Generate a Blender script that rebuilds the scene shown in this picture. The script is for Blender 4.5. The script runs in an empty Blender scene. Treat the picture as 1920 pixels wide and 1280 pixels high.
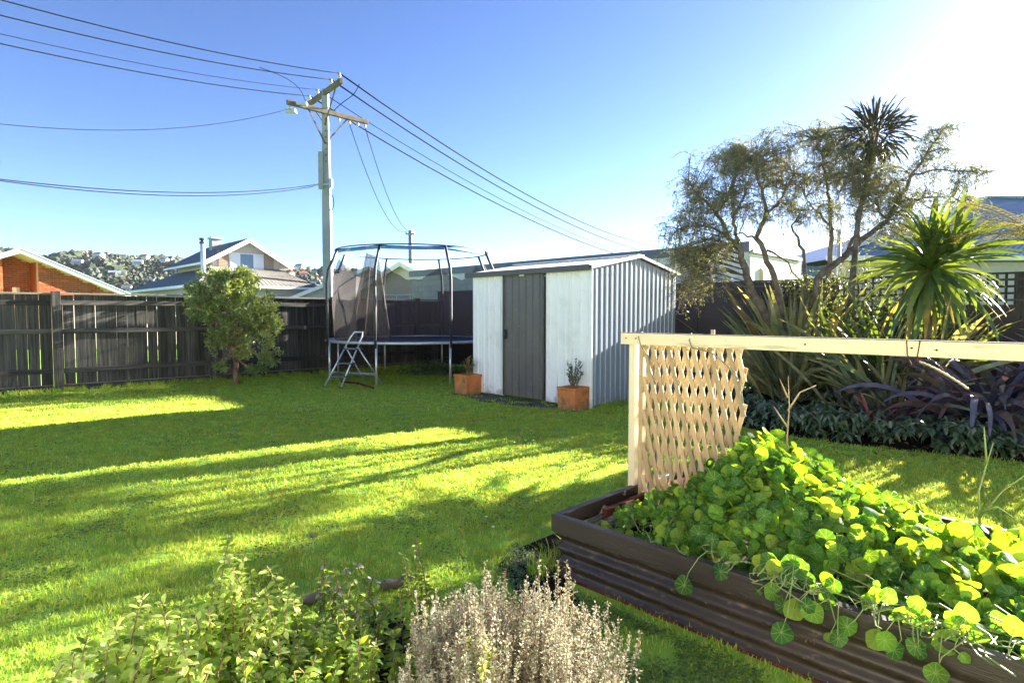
import bpy, math, random
import numpy as np
from mathutils import Vector, Matrix, noise as mnoise
R = math.radians
random.seed(7); rng = np.random.default_rng(7)
scene = bpy.context.scene
COL = scene.collection

# ------------------------------------------------------------------ camera
CAMH = 1.4; FPX = 1100.0; PITCH = math.atan(52/FPX)
cd = bpy.data.cameras.new('camera'); cam = bpy.data.objects.new('camera', cd); COL.objects.link(cam)
cam.location = (0, 0, CAMH); cam.rotation_euler = (R(90)-PITCH, 0, 0)
cd.sensor_width = 36; cd.lens = FPX/1920*36; cd.clip_start = .05; cd.clip_end = 5000
scene.camera = cam
# ------------------------------------------------------------------ light
SUN_AZ, SUN_EL = 56.0, 17.0
w = bpy.data.worlds.new('World'); scene.world = w; w.use_nodes = True
nt = w.node_tree; bg = nt.nodes['Background']
sk = nt.nodes.new('ShaderNodeTexSky'); sk.sky_type = 'NISHITA'; sk.sun_disc = False
sk.sun_elevation = R(SUN_EL); sk.sun_rotation = R(SUN_AZ); sk.air_density = 0.6; sk.dust_density = 0.3; sk.ozone_density = 2.0
gm = nt.nodes.new('ShaderNodeGamma'); gm.inputs[1].default_value = 1.2
nt.links.new(sk.outputs[0], gm.inputs[0]); hv = nt.nodes.new('ShaderNodeHueSaturation'); hv.inputs['Saturation'].default_value = 1.03; hv.inputs['Hue'].default_value = .506; hv.inputs['Value'].default_value = .39
nt.links.new(gm.outputs[0], hv.inputs['Color']); nt.links.new(hv.outputs[0], bg.inputs[0]); bg.inputs[1].default_value = 0.05
ld = bpy.data.lights.new('sun', 'SUN'); ld.energy = 3.2; ld.angle = R(.5); ld.color = (1, .93, .80)
lo = bpy.data.objects.new('sun', ld); COL.objects.link(lo)
sd = Vector((math.sin(R(SUN_AZ))*math.cos(R(SUN_EL)), math.cos(R(SUN_AZ))*math.cos(R(SUN_EL)), math.sin(R(SUN_EL))))
lo.rotation_euler = sd.to_track_quat('Z', 'Y').to_euler()
scene.view_settings.view_transform = 'Standard'; scene.view_settings.look = 'None'
scene.view_settings.exposure = 3.85; scene.view_settings.gamma = 1.0; scene.view_settings.use_curve_mapping = False
scene.cycles.transparent_max_bounces = 12; scene.cycles.max_bounces = 8

# ------------------------------------------------------------------ helpers
def P(px, py, z=None, Y=None):
    """survey helper: the place seen at photo pixel (px, py), at height z or at distance Y"""
    x = (px-960)/FPX; v = -(py-640)/FPX
    d = Vector((x, math.cos(PITCH)+v*math.sin(PITCH), -math.sin(PITCH)+v*math.cos(PITCH)))
    t = (z-CAMH)/d.z if z is not None else Y/d.y
    return Vector((0, 0, CAMH)) + d*t

WM = {}
def reg(o, parent, M):
    COL.objects.link(o)
    if parent is not None:
        o.parent = parent; o.matrix_basis = WM[parent.name].inverted() @ M
    else: o.matrix_basis = M
    WM[o.name] = M.copy(); return o
def tag(o, label, cat, group=None, kind=None):
    o['label'] = label; o['category'] = cat
    if group: o['group'] = group
    if kind: o['kind'] = kind
    return o
def thing(name, label, cat, loc=(0, 0, 0), rz=0, group=None):
    o = bpy.data.objects.new(name, None); o.empty_display_size = .1
    reg(o, None, Matrix.Translation(Vector(loc)) @ Matrix.Rotation(rz, 4, 'Z'))
    return tag(o, label, cat, group)
def mesh(name, v, f, mats, mi=None, smooth=False, uv=None):
    me = bpy.data.meshes.new(name); me.from_pydata([tuple(p) for p in v] if not isinstance(v, np.ndarray) else v.tolist(), [], f if not isinstance(f, np.ndarray) else f.tolist())
    for m in (mats if isinstance(mats, (list, tuple)) else [mats]): me.materials.append(m)
    if mi is not None: me.polygons.foreach_set('material_index', np.array(mi, dtype=np.int32))
    if smooth: me.polygons.foreach_set('use_smooth', np.ones(len(me.polygons), dtype=bool))
    if uv is not None:
        ul = me.uv_layers.new(name='UVMap'); vi = np.empty(len(me.loops), dtype=np.int32); me.loops.foreach_get('vertex_index', vi)
        ul.data.foreach_set('uv', np.asarray(uv, dtype=np.float32)[vi].ravel())
    me.update(); return me
def inst(name, me, parent, M, kind=None, label=None, bevel=0):
    o = bpy.data.objects.new(name, me); reg(o, parent, M)
    if kind: o['kind'] = kind
    if label: o['label'] = label
    if bevel:
        b = o.modifiers.new('bevel', 'BEVEL'); b.width = bevel; b.segments = 2
    return o
class MB:
    def __init__(s): s.v = []; s.f = []; s.mi = []
    def add(s, v, f, mi=0):
        n = len(s.v); s.v += [tuple(p) for p in v]; s.f += [tuple(i+n for i in q) for q in f]; s.mi += [mi]*len(f)
    def box(s, c, size, M=None, mi=0):
        h = [q/2 for q in size]; M = M or Matrix()
        vs = [M @ Vector((c[0]+h[0]*a, c[1]+h[1]*b, c[2]+h[2]*d)) for a in (-1, 1) for b in (-1, 1) for d in (-1, 1)]
        s.add(vs, [(0, 1, 3, 2), (4, 6, 7, 5), (0, 4, 5, 1), (2, 3, 7, 6), (0, 2, 6, 4), (1, 5, 7, 3)], mi)
    def tube(s, pts, r, n=8, mi=0, cap=True, close=False):
        pts = [Vector(p) for p in pts]; m = len(pts)
        rr = r if isinstance(r, (list, tuple)) else [r]*m
        vs = []; side = None
        for i, p in enumerate(pts):
            if close: t = pts[(i+1) % m]-pts[i-1]
            else: t = pts[min(i+1, m-1)]-pts[max(i-1, 0)]
            if t.length < 1e-9: t = Vector((0, 0, 1))
            t.normalize()
            if side is None: side = t.cross(Vector((0, 0, 1)) if abs(t.z) < .9 else Vector((1, 0, 0))).normalized()
            side = (side-t*side.dot(t))
            if side.length < 1e-6: side = t.orthogonal()
            side.normalize(); u = t.cross(side)
            for k in range(n):
                a = 2*math.pi*k/n; vs.append(p+side*(math.cos(a)*rr[i])+u*(math.sin(a)*rr[i]))
        fs = [(i*n+k, i*n+(k+1) % n, ((i+1) % m)*n+(k+1) % n, ((i+1) % m)*n+k) for i in range(m if close else m-1) for k in range(n)]
        if cap and not close: fs += [tuple(range(n-1, -1, -1)), tuple(range((m-1)*n, m*n))]
        s.add(vs, fs, mi)
    def build(s, name, mats, parent=None, smooth=False, kind=None, label=None, bevel=0, loc=None):
        """vertices are in world space"""
        M = WM[parent.name] if parent is not None else Matrix.Translation(Vector(loc) if loc is not None else Vector((0, 0, 0)))
        inv = M.inverted(); A = np.array(s.v) @ np.array(inv.to_3x3()).T + np.array(inv.translation)
        return inst(name, mesh(name, A, s.f, mats, s.mi, smooth), parent, M, kind, label, bevel)
def frame(pos, xd, zd=(0, 0, 1)):
    x = Vector(xd).normalized(); z = Vector(zd); y = z.cross(x)
    if y.length < 1e-6: y = x.orthogonal()
    y.normalize(); z = x.cross(y)
    return Matrix.Translation(Vector(pos)) @ Matrix(((x.x, y.x, z.x), (x.y, y.y, z.y), (x.z, y.z, z.z))).to_4x4()
BOX = {}
def board(name, parent, mat, p0, p1, w, h, up=(0, 0, 1), bevel=0, label=None, kind=None):
    """a plank from p0 to p1, w across, h along 'up'; local X follows its length"""
    p0, p1 = Vector(p0), Vector(p1); L = (p1-p0).length; key = (round(L, 3), w, h, mat.name)
    if key not in BOX:
        b = MB(); b.box((0, 0, 0), (L, w, h)); BOX[key] = mesh(name, b.v, b.f, mat)
    return inst(name, BOX[key], parent, frame((p0+p1)/2, p1-p0, up), kind, label, bevel)

def quads(Pt, D, N, L, Wd, bend=.0):
    """vectorised leaves: diamond quads from Pt along D (lengths L, widths Wd) facing N"""
    D = D/np.linalg.norm(D, axis=1, keepdims=True); S = np.cross(D, N); S /= (np.linalg.norm(S, axis=1, keepdims=True)+1e-9)
    L = np.asarray(L).reshape(-1, 1); Wd = np.asarray(Wd).reshape(-1, 1)
    U = np.cross(S, D)
    a = Pt; b = Pt+D*L*.45+S*Wd*.5+U*L*bend; c = Pt+D*L; d = Pt+D*L*.45-S*Wd*.5+U*L*bend
    V = np.stack([a, b, c, d], 1).reshape(-1, 3); n = len(Pt)
    F = (np.arange(n)[:, None]*4+np.array([[0, 1, 2, 3]]))
    return V, F
def rdir(n, up=0.0):
    d = rng.normal(size=(n, 3)); d /= np.linalg.norm(d, axis=1, keepdims=True); d[:, 2] += up
    return d/np.linalg.norm(d, axis=1, keepdims=True)
def npobj(name, V, F, mats, parent=None, kind='stuff', loc=(0, 0, 0), smooth=False, mi=None):
    M = WM[parent.name] if parent is not None else Matrix.Translation(Vector(loc))
    inv = M.inverted(); A = V @ np.array(inv.to_3x3()).T + np.array(inv.translation)
    return inst(name, mesh(name, A, F, mats, mi, smooth), parent, M, kind)

# ------------------------------------------------------------------ materials
def _n(t, k, **kw):
    n = t.nodes.new(k)
    for a, b in kw.items(): setattr(n, a, b)
    return n
def mat(name, c1, c2=None, scale=4, rough=.7, bump=0.0, bscale=None, stretch=(1, 1, 1), metal=0, world=False, per=0.0, spec=.5, c3=None, s3=1.5, t3=(.5, .62), detail=6, grime=False):
    m = bpy.data.materials.new(name); m.use_nodes = True; t = m.node_tree; L = t.links; b = t.nodes['Principled BSDF']
    c2 = c2 or tuple(x*.75 for x in c1)
    if rough > .75 and spec == .5: spec = .12
    mp = _n(t, 'ShaderNodeMapping'); mp.inputs['Scale'].default_value = stretch
    if world: g = _n(t, 'ShaderNodeNewGeometry'); L.new(g.outputs['Position'], mp.inputs[0])
    else:
        tc = _n(t, 'ShaderNodeTexCoord'); oi = _n(t, 'ShaderNodeObjectInfo'); ad = _n(t, 'ShaderNodeVectorMath', operation='ADD'); ml = _n(t, 'ShaderNodeMath', operation='MULTIPLY')
        ml.inputs[1].default_value = 37.0; L.new(oi.outputs['Random'], ml.inputs[0]); L.new(tc.outputs['Object'], ad.inputs[0]); L.new(ml.outputs[0], ad.inputs[1]); L.new(ad.outputs[0], mp.inputs[0])
    no = _n(t, 'ShaderNodeTexNoise'); no.inputs['Scale'].default_value = scale; no.inputs['Detail'].default_value = detail; no.inputs['Roughness'].default_value = .65; L.new(mp.outputs[0], no.inputs[0])
    rp = _n(t, 'ShaderNodeValToRGB'); rp.color_ramp.elements[0].position = .35; rp.color_ramp.elements[1].position = .65
    rp.color_ramp.elements[0].color = (*c1, 1); rp.color_ramp.elements[1].color = (*c2, 1); L.new(no.outputs[0], rp.inputs[0])
    out = rp.outputs[0]
    if c3:
        n3 = _n(t, 'ShaderNodeTexNoise'); n3.inputs['Scale'].default_value = s3; n3.inputs['Detail'].default_value = 8; n3.inputs['Roughness'].default_value = .7; L.new(mp.outputs[0], n3.inputs[0])
        r3 = _n(t, 'ShaderNodeValToRGB'); r3.color_ramp.elements[0].position = t3[0]; r3.color_ramp.elements[1].position = t3[1]; L.new(n3.outputs[0], r3.inputs[0])
        mx = _n(t, 'ShaderNodeMix', data_type='RGBA'); L.new(r3.outputs[0], mx.inputs[0]); L.new(out, mx.inputs[6]); mx.inputs[7].default_value = (*c3, 1); out = mx.outputs[2]
    if grime:   # soil splash near the ground
        gz_ = _n(t, 'ShaderNodeNewGeometry'); sx = _n(t, 'ShaderNodeSeparateXYZ'); L.new(gz_.outputs['Position'], sx.inputs[0])
        ng_ = _n(t, 'ShaderNodeTexNoise'); ng_.inputs['Scale'].default_value = 11; ng_.inputs['Detail'].default_value = 8; L.new(gz_.outputs['Position'], ng_.inputs[0])
        q1 = _n(t, 'ShaderNodeMapRange'); q1.inputs[1].default_value = .0; q1.inputs[2].default_value = .22; q1.inputs[3].default_value = .55; q1.inputs[4].default_value = 0.0; L.new(sx.outputs[2], q1.inputs[0])
        q2 = _n(t, 'ShaderNodeMath', operation='ADD'); L.new(q1.outputs[0], q2.inputs[0]); L.new(ng_.outputs[0], q2.inputs[1])
        q3 = _n(t, 'ShaderNodeMapRange'); q3.inputs[1].default_value = .66; q3.inputs[2].default_value = 1.1; q3.inputs[4].default_value = .75; L.new(q2.outputs[0], q3.inputs[0])
        mg = _n(t, 'ShaderNodeMix', data_type='RGBA'); L.new(q3.outputs[0], mg.inputs[0]); L.new(out, mg.inputs[6]); mg.inputs[7].default_value = (.13, .12, .07, 1); out = mg.outputs[2]
    if per:
        oi2 = _n(t, 'ShaderNodeObjectInfo'); mr = _n(t, 'ShaderNodeMapRange'); mr.inputs[3].default_value = 1-per; mr.inputs[4].default_value = 1+per; L.new(oi2.outputs['Random'], mr.inputs[0])
        hs = _n(t, 'ShaderNodeHueSaturation'); L.new(mr.outputs[0], hs.inputs['Value']); L.new(out, hs.inputs['Color']); out = hs.outputs[0]
    L.new(out, b.inputs['Base Color']); b.inputs['Roughness'].default_value = rough; b.inputs['Metallic'].default_value = metal; b.inputs['Specular IOR Level'].default_value = spec
    if bump:
        n2 = _n(t, 'ShaderNodeTexNoise'); n2.inputs['Scale'].default_value = bscale or scale*4; n2.inputs['Detail'].default_value = 5; L.new(mp.outputs[0], n2.inputs[0])
        bp = _n(t, 'ShaderNodeBump'); bp.inputs['Strength'].default_value = bump; bp.inputs['Distance'].default_value = .01; L.new(n2.outputs[0], bp.inputs['Height']); L.new(bp.outputs[0], b.inputs['Normal'])
    return m
def leafmat(name, cols, trans=.35, rough=.45, tboost=(1.3, 1.25, .6), spec=.4, veins=False, patch=False):
    m = bpy.data.materials.new(name); m.use_nodes = True; t = m.node_tree; L = t.links; b = t.nodes['Principled BSDF']; o = t.nodes['Material Output']
    g = _n(t, 'ShaderNodeNewGeometry'); oi = _n(t, 'ShaderNodeObjectInfo'); ad = _n(t, 'ShaderNodeMath', operation='ADD'); fr = _n(t, 'ShaderNodeMath', operation='FRACT')
    L.new(g.outputs['Random Per Island'], ad.inputs[0]); L.new(oi.outputs['Random'], ad.inputs[1]); L.new(ad.outputs[0], fr.inputs[0])
    rp = _n(t, 'ShaderNodeValToRGB'); e = rp.color_ramp.elements
    e[0].color = (*cols[0], 1); e[1].color = (*cols[-1], 1); e[1].position = .97
    for i, c in enumerate(cols[1:-1]): x = e.new((i+1)/(len(cols)-1)); x.color = (*c, 1)
    L.new(fr.outputs[0], rp.inputs[0])
    no = _n(t, 'ShaderNodeTexNoise'); no.inputs['Scale'].default_value = 9; no.inputs['Detail'].default_value = 5; L.new(g.outputs['Position'], no.inputs[0])
    mr = _n(t, 'ShaderNodeMapRange'); mr.inputs[1].default_value = .3; mr.inputs[2].default_value = .7; mr.inputs[3].default_value = .72; mr.inputs[4].default_value = 1.3; L.new(no.outputs[0], mr.inputs[0])
    hs = _n(t, 'ShaderNodeHueSaturation'); L.new(mr.outputs[0], hs.inputs['Value']); L.new(rp.outputs[0], hs.inputs['Color']); col = hs.outputs[0]
    if patch:   # broad patches of fresher and drier turf
        n4 = _n(t, 'ShaderNodeTexNoise'); n4.inputs['Scale'].default_value = .9; n4.inputs['Detail'].default_value = 9; n4.inputs['Roughness'].default_value = .75; L.new(g.outputs['Position'], n4.inputs[0])
        q4 = _n(t, 'ShaderNodeMapRange'); q4.inputs[1].default_value = .42; q4.inputs[2].default_value = .68; q4.inputs[3].default_value = 0; q4.inputs[4].default_value = .75; L.new(n4.outputs[0], q4.inputs[0])
        x4 = _n(t, 'ShaderNodeMix', data_type='RGBA', blend_type='MULTIPLY'); L.new(q4.outputs[0], x4.inputs[0]); L.new(col, x4.inputs[6]); x4.inputs[7].default_value = (1.12, .80, .75, 1); col = x4.outputs[2]
        n5 = _n(t, 'ShaderNodeTexNoise'); n5.inputs['Scale'].default_value = 4.5; n5.inputs['Detail'].default_value = 6; L.new(g.outputs['Position'], n5.inputs[0])
        q5 = _n(t, 'ShaderNodeMapRange'); q5.inputs[1].default_value = .55; q5.inputs[2].default_value = .72; q5.inputs[3].default_value = 0; q5.inputs[4].default_value = .8; L.new(n5.outputs[0], q5.inputs[0])
        x5 = _n(t, 'ShaderNodeMix', data_type='RGBA', blend_type='MULTIPLY'); L.new(q5.outputs[0], x5.inputs[0]); L.new(col, x5.inputs[6]); x5.inputs[7].default_value = (.55, .80, .7, 1); col = x5.outputs[2]
    if veins:
        uv = _n(t, 'ShaderNodeTexCoord'); gr = _n(t, 'ShaderNodeTexGradient', gradient_type='RADIAL'); L.new(uv.outputs['UV'], gr.inputs[0])
        m1 = _n(t, 'ShaderNodeMath', operation='MULTIPLY'); m1.inputs[1].default_value = 9; L.new(gr.outputs[1], m1.inputs[0])
        m2 = _n(t, 'ShaderNodeMath', operation='PINGPONG'); m2.inputs[1].default_value = .5; L.new(m1.outputs[0], m2.inputs[0])
        ln = _n(t, 'ShaderNodeVectorMath', operation='LENGTH'); L.new(uv.outputs['UV'], ln.inputs[0])
        m3 = _n(t, 'ShaderNodeMath', operation='MULTIPLY'); L.new(m2.outputs[0], m3.inputs[0]); L.new(ln.outputs['Value'], m3.inputs[1])
        m4 = _n(t, 'ShaderNodeMapRange'); m4.inputs[1].default_value = .01; m4.inputs[2].default_value = .035; m4.inputs[3].default_value = .85; m4.inputs[4].default_value = 0; L.new(m3.outputs[0], m4.inputs[0])
        mx = _n(t, 'ShaderNodeMix', data_type='RGBA'); L.new(m4.outputs[0], mx.inputs[0]); L.new(col, mx.inputs[6]); mx.inputs[7].default_value = (.40, .50, .16, 1); col = mx.outputs[2]
    L.new(col, b.inputs['Base Color']); b.inputs['Roughness'].default_value = rough; b.inputs['Specular IOR Level'].default_value = spec
    tr = _n(t, 'ShaderNodeBsdfTranslucent'); vm = _n(t, 'ShaderNodeVectorMath', operation='MULTIPLY'); vm.inputs[1].default_value = tboost; L.new(col, vm.inputs[0]); L.new(vm.outputs[0], tr.inputs[0])
    mx = _n(t, 'ShaderNodeMixShader'); mx.inputs[0].default_value = trans; L.new(b.outputs[0], mx.inputs[1]); L.new(tr.outputs[0], mx.inputs[2]); L.new(mx.outputs[0], o.inputs[0])
    return m
def glass(name, c=(.05, .07, .09)):
    return mat(name, c, c, rough=.05, spec=.8)

M = {}
M['ground'] = mat('lawn_soil', (.22, .38, .055), (.29, .46, .075), 3, .95, .3, 30, world=True, c3=(.06, .05, .025), s3=1.2, t3=(.58, .72))
M['soil'] = mat('garden_soil', (.007, .005, .0035), (.016, .011, .007), 14, .95, .5, 50, world=True, c3=(.03, .02, .012), s3=30, t3=(.55, .6))
M['moss'] = mat('mossy_concrete', (.09, .085, .065), (.17, .155, .125), 5, .95, .5, 60, world=True, c3=(.03, .05, .012), s3=4)
M['blackwood'] = mat('weathered_black_timber', (.028, .027, .029), (.080, .076, .072), 5, .8, .35, 60, (.35, 9, 9), per=.3, c3=(.16, .148, .132), s3=2.0, t3=(.5, .8))
M['greywood'] = mat('silvered_grey_timber', (.10, .095, .085), (.24, .22, .19), 5, .85, .4, 60, (.3, 9, 9), per=.15)
M['darkfence'] = mat('dark_stained_board', (.012, .009, .009), (.024, .017, .016), 3, .6, .15, 30, per=.12)
M['treat'] = mat('pale_new_batten', (.38, .25, .125), (.54, .38, .21), 4, .7, .3, 40, (.5, 8, 8), per=.26)
M['cream'] = mat('cream_painted_timber', (.66, .53, .33), (.74, .61, .41), 3, .6, .15, 50, (.4, 6, 6), c3=(.36, .28, .18), s3=6, t3=(.56, .68))
M['rimwood'] = mat('dark_brown_painted_rim', (.022, .015, .011), (.045, .032, .024), 3, .5, .25, 40, (.5, 5, 5), c3=(.13, .10, .055), s3=9, t3=(.62, .72))
M['bedsteel'] = mat('dark_brown_corrugated_steel', (.024, .016, .011), (.046, .032, .023), 4, .45, .15, 30, (.4, 1, 2), c3=(.13, .09, .055), s3=17, t3=(.57, .66))
M['rust'] = mat('red_rusty_iron', (.07, .020, .012), (.13, .045, .026), 9, .8, .3)
M['shedwhite'] = mat('off_white_coated_steel', (.74, .74, .74), (.79, .79, .79), 1.5, .35, 0, world=True, c3=(.62, .62, .61), s3=2.5, t3=(.50, .75), grime=True)
M['shedshade'] = mat('shade_painted_coated_steel', (.19, .23, .30), (.22, .265, .34), 1.5, .32, 0, world=True, grime=True)  # pale sheet like the front; the side's shade is painted in as blue-grey
M['sheddoor'] = mat('brown_grey_coated_steel', (.095, .085, .080), (.12, .108, .10), 2, .42, 0, world=True, c3=(.22, .20, .18), s3=9, t3=(.62, .72), grime=True)
M['shedtrim'] = mat('dark_brown_trim', (.055, .045, .04), (.07, .058, .052), 3, .4)
M['terra'] = mat('terracotta', (.46, .15, .05), (.55, .21, .075), 7, .8, .2, 60, c3=(.17, .12, .05), s3=6, t3=(.52, .64), world=True, grime=True)
M['steel'] = mat('galvanised_steel', (.42, .44, .46), (.55, .57, .60), 6, .38, 0, metal=.55, world=True)
M['alu'] = mat('brushed_aluminium', (.55, .56, .58), (.65, .66, .68), 12, .35, 0, metal=.6)
M['black'] = mat('black_plastic', (.015, .015, .018), (.025, .025, .03), 8, .5)
M['step'] = mat('dark_step_tread', (.07, .08, .10), (.10, .11, .13), 8, .6)
M['foam'] = mat('worn_dark_foam_sleeve', (.016, .018, .028), (.035, .038, .05), 8, .6, .3, 40, world=True, c3=(.5, .5, .52), s3=26, t3=(.62, .66))
M['bluecloth'] = mat('faded_blue_sleeve', (.06, .16, .34), (.11, .25, .45), 6, .6, world=True, c3=(.45, .50, .55), s3=5, t3=(.56, .64))
M['tmat'] = mat('black_woven_jumping_mat', (.02, .03, .055), (.035, .045, .075), 20, .6)
M['concrete'] = mat('pale_concrete_pole', (.25, .27, .28), (.33, .34, .34), 2, .85, .2, 30, world=True)
M['polewood'] = mat('weathered_pole_wood', (.09, .075, .06), (.16, .135, .11), 4, .85, .3, 30, world=True)
M['greenpole'] = mat('green_grey_pole', (.20, .22, .15), (.27, .28, .20), 3, .85, world=True)
M['wire'] = mat('dark_cable', (.008, .010, .016), (.014, .016, .024), 3, .9)
M['insul'] = mat('brown_white_insulator', (.5, .48, .46), (.3, .2, .16), 9, .3)
M['brick'] = mat('orange_red_brick', (.27, .062, .025), (.36, .10, .045), 1.3, .85, .3, 60, per=.28)
M['mortar'] = mat('pale_mortar', (.42, .36, .30), (.5, .44, .37), 6, .9, world=True)
M['fascia'] = mat('grey_blue_metal_flashing', (.32, .40, .46), (.38, .46, .52), 3, .45, world=True)
M['whitepaint'] = mat('white_painted_board', (.72, .70, .67), (.80, .78, .75), 3, .6, world=True)
M['soffit'] = mat('cream_soffit', (.62, .50, .38), (.66, .54, .42), 3, .7, world=True)
M['stucco'] = mat('cream_pink_stucco', (.50, .44, .40), (.56, .50, .45), 6, .9, .3, 80, world=True)
M['tile'] = mat('weathered_concrete_tile', (.20, .19, .17), (.30, .28, .25), 8, .85, .2, 60, per=.2, world=True, c3=(.12, .12, .10), s3=1.5, t3=(.5, .7))
M['darktile'] = mat('slate_grey_roof', (.10, .105, .11), (.14, .145, .15), 4, .7, world=True)
M['block'] = mat('pale_painted_block', (.52, .56, .52), (.60, .63, .59), 4, .85, .3, 60, per=.06)
M['rustystucco'] = mat('white_plaster_with_stains', (.66, .65, .61), (.74, .73, .69), 3, .9, .2, 60, world=True, c3=(.34, .26, .18), s3=3.0, t3=(.66, .74), stretch=(1.4, 1.4, .35))
M['parapet'] = mat('dark_slate_parapet', (.085, .105, .13), (.115, .135, .16), 3, .55, world=True)
M['bluesteel'] = mat('blue_grey_roofing', (.19, .24, .33), (.23, .28, .38), 2, .4, world=True)
M['blueroof'] = mat('deep_blue_roof', (.05, .13, .24), (.08, .17, .30), 3, .5, world=True)
M['shutter'] = mat('tan_louvred_shutter', (.30, .22, .16), (.36, .27, .20), 3, .7)
M['glass'] = glass('window_glass', (.10, .15, .22)); M['curtain'] = mat('pale_curtain', (.55, .60, .66), (.68, .72, .76), 9, .9, stretch=(9, 9, .3), world=True)
M['bark'] = mat('grey_brown_bark', (.09, .07, .055), (.20, .17, .14), 9, .9, .8, 40, world=True)
M['shrubbark'] = mat('reddish_brown_bark', (.15, .085, .06), (.24, .16, .11), 9, .9, .7, 40, world=True)
M['stem'] = mat('green_stem', (.16, .22, .06), (.26, .30, .10), 9, .6, world=True)
M['drystem'] = mat('dry_straw_stem', (.30, .22, .13), (.42, .33, .21), 9, .8, world=True)
M['twine'] = mat('grey_twine', (.16, .16, .13), (.25, .24, .19), 30, .9)
M['grass'] = leafmat('grass_blades', [(.24, .44, .06), (.33, .52, .065), (.40, .55, .08), (.56, .58, .20)], .50, .6, (1.3, 1.1, .6), .2, patch=True)
M['hillgreen'] = leafmat('hillside_foliage', [(.022, .042, .024), (.036, .058, .030), (.062, .072, .04), (.028, .048, .034), (.085, .075, .055)], .0, .9)
M['hill'] = mat('hill_grass', (.05, .06, .03), (.09, .085, .05), .02, .95, world=True)

# ================================================================== GROUND
def struct(o): o['kind'] = 'structure'; return o
b = MB(); b.add([(-1500, -60, 0), (1500, -60, 0), (1500, 1500, 0), (-1500, 1500, 0)], [(0, 1, 2, 3)]); struct(b.build('ground', M['ground']))
U = Vector((.707107, .707107, 0)); V = Vector((-.707107, .707107, 0)); Z = Vector((0, 0, 1))
BEDGE = [(2.95, 8.6), (2.75, 7.7), (2.9, 7.05), (3.26, 6.55), (3.75, 6.1), (4.3, 5.75), (4.85, 5.45), (6.2, 4.6), (8, 3.2)]
b = MB(); pts = [(x, y, .004) for x, y in BEDGE]+[(12, 3.2, .004), (12, 6, .004), (3.95, 11.35, .004), (2.95, 12.0, .004), (1.3, 12.9, .004)]
b.add(pts, [tuple(range(len(pts)))]); struct(b.build('garden_soil', M['soil']))
FB = [(-2.3, 1.0), (-2.0, 1.7), (-1.55, 2.15), (-1.1, 2.42), (-.6, 2.62), (-.2, 2.72), (.1, 2.62), (.28, 2.3), (.5, 1.7), (.7, 1.0)]
b = MB(); b.add([(x, y, .004) for x, y in FB], [tuple(range(len(FB)))]); struct(b.build('planting_soil', M['soil']))
# concrete pad before the shed
C0 = P(1110, 768, z=0); SW, SD = 2.62, 2.30; EAVE, RIDGE = 2.06, 2.27
b = MB(); pad = [C0-U*.34+V*.5, C0-U*.02+V*.5, C0-U*.02+V*2.75, C0-U*.30+V*2.75, C0-U*.62+V*1.75, C0-U*.58+V*1.05]
b.add([(p.x, p.y, .008) for p in pad], [(0, 1, 2, 3, 4, 5)]); struct(b.build('path', M['moss']))
# bare soil patch by the raised bed corner
b = MB(); bp = [(.02, 3.42), (.26, 3.66), (.5, 3.8), (.62, 3.4), (.28, 3.0), (.34, 2.75), (.12, 2.62), (.02, 2.9), (-.08, 3.2)]
b.add([(x, y, .006) for x, y in bp], [tuple(range(len(bp)))]); struct(b.build('bare_soil', M['soil']))

# ================================================================== HILLS
CREST = [(-700, 500), (-300, 480), (0, 468), (90, 482), (150, 473), (200, 476), (260, 482), (330, 487), (430, 497), (560, 499), (610, 507), (700, 516), (800, 530), (950, 548), (1200, 566), (1500, 580), (2600, 584)]
def crest_h(az_t):
    px = az_t*1100+960
    xs = [c[0] for c in CREST]; ys = [c[1] for c in CREST]
    return (588-np.interp(px, xs, ys))/1100*820-3
def hill_z(x, y):
    h = crest_h(x/y); s = min(max((y-470)/350, 0), 1); s2 = s*s*(3-2*s)
    rough = mnoise.noise(Vector((x/90, y/90, 0)))*.16+mnoise.noise(Vector((x/35, y/35, 3)))*.06
    return max(-1, h*(s2*(1+rough*(1-s)) if y < 820 else 1-(y-820)/400))
b = MB(); NX, NY = 120, 26
for j in range(NY):
    y = 460+j*20
    for i in range(NX): x = (-1.6+i*3.1/NX)*y; b.v.append((x, y, hill_z(x, y)))
b.f = [(j*NX+i, j*NX+i+1, (j+1)*NX+i+1, (j+1)*NX+i) for j in range(NY-1) for i in range(NX-1)]; b.mi = [0]*len(b.f)
struct(b.build('hill', M['hill'], smooth=True))
import bmesh
bm = bmesh.new(); bmesh.ops.create_icosphere(bm, subdivisions=1, radius=1); IV = np.array([v.co for v in bm.verts]); IF = np.array([[v.index for v in f.verts] for f in bm.faces]); bm.free()
bv, bf = [], []; k = 0
for i in range(14000):
    y = random.uniform(500, 850); px = random.uniform(-120, 900); x = (px-960)/1100*y
    big = mnoise.noise(Vector((x/60, y/60, 9))) > .12
    if not big and random.random() < .35: continue
    z = hill_z(x, y)
    if z < 1: continue
    r = random.uniform(1.2, 3.2) if not big else random.uniform(2.5, 6)
    vv = IV*(1+rng.normal(0, .28, (len(IV), 1)))*np.array([r, r, r*random.uniform(.7, 1.2)])+np.array([x, y, z+r*.35])
    bv.append(vv); bf.append(IF+k*len(IV)); k += 1
npobj('hillside_trees', np.concatenate(bv), np.concatenate(bf), M['hillgreen'])
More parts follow.
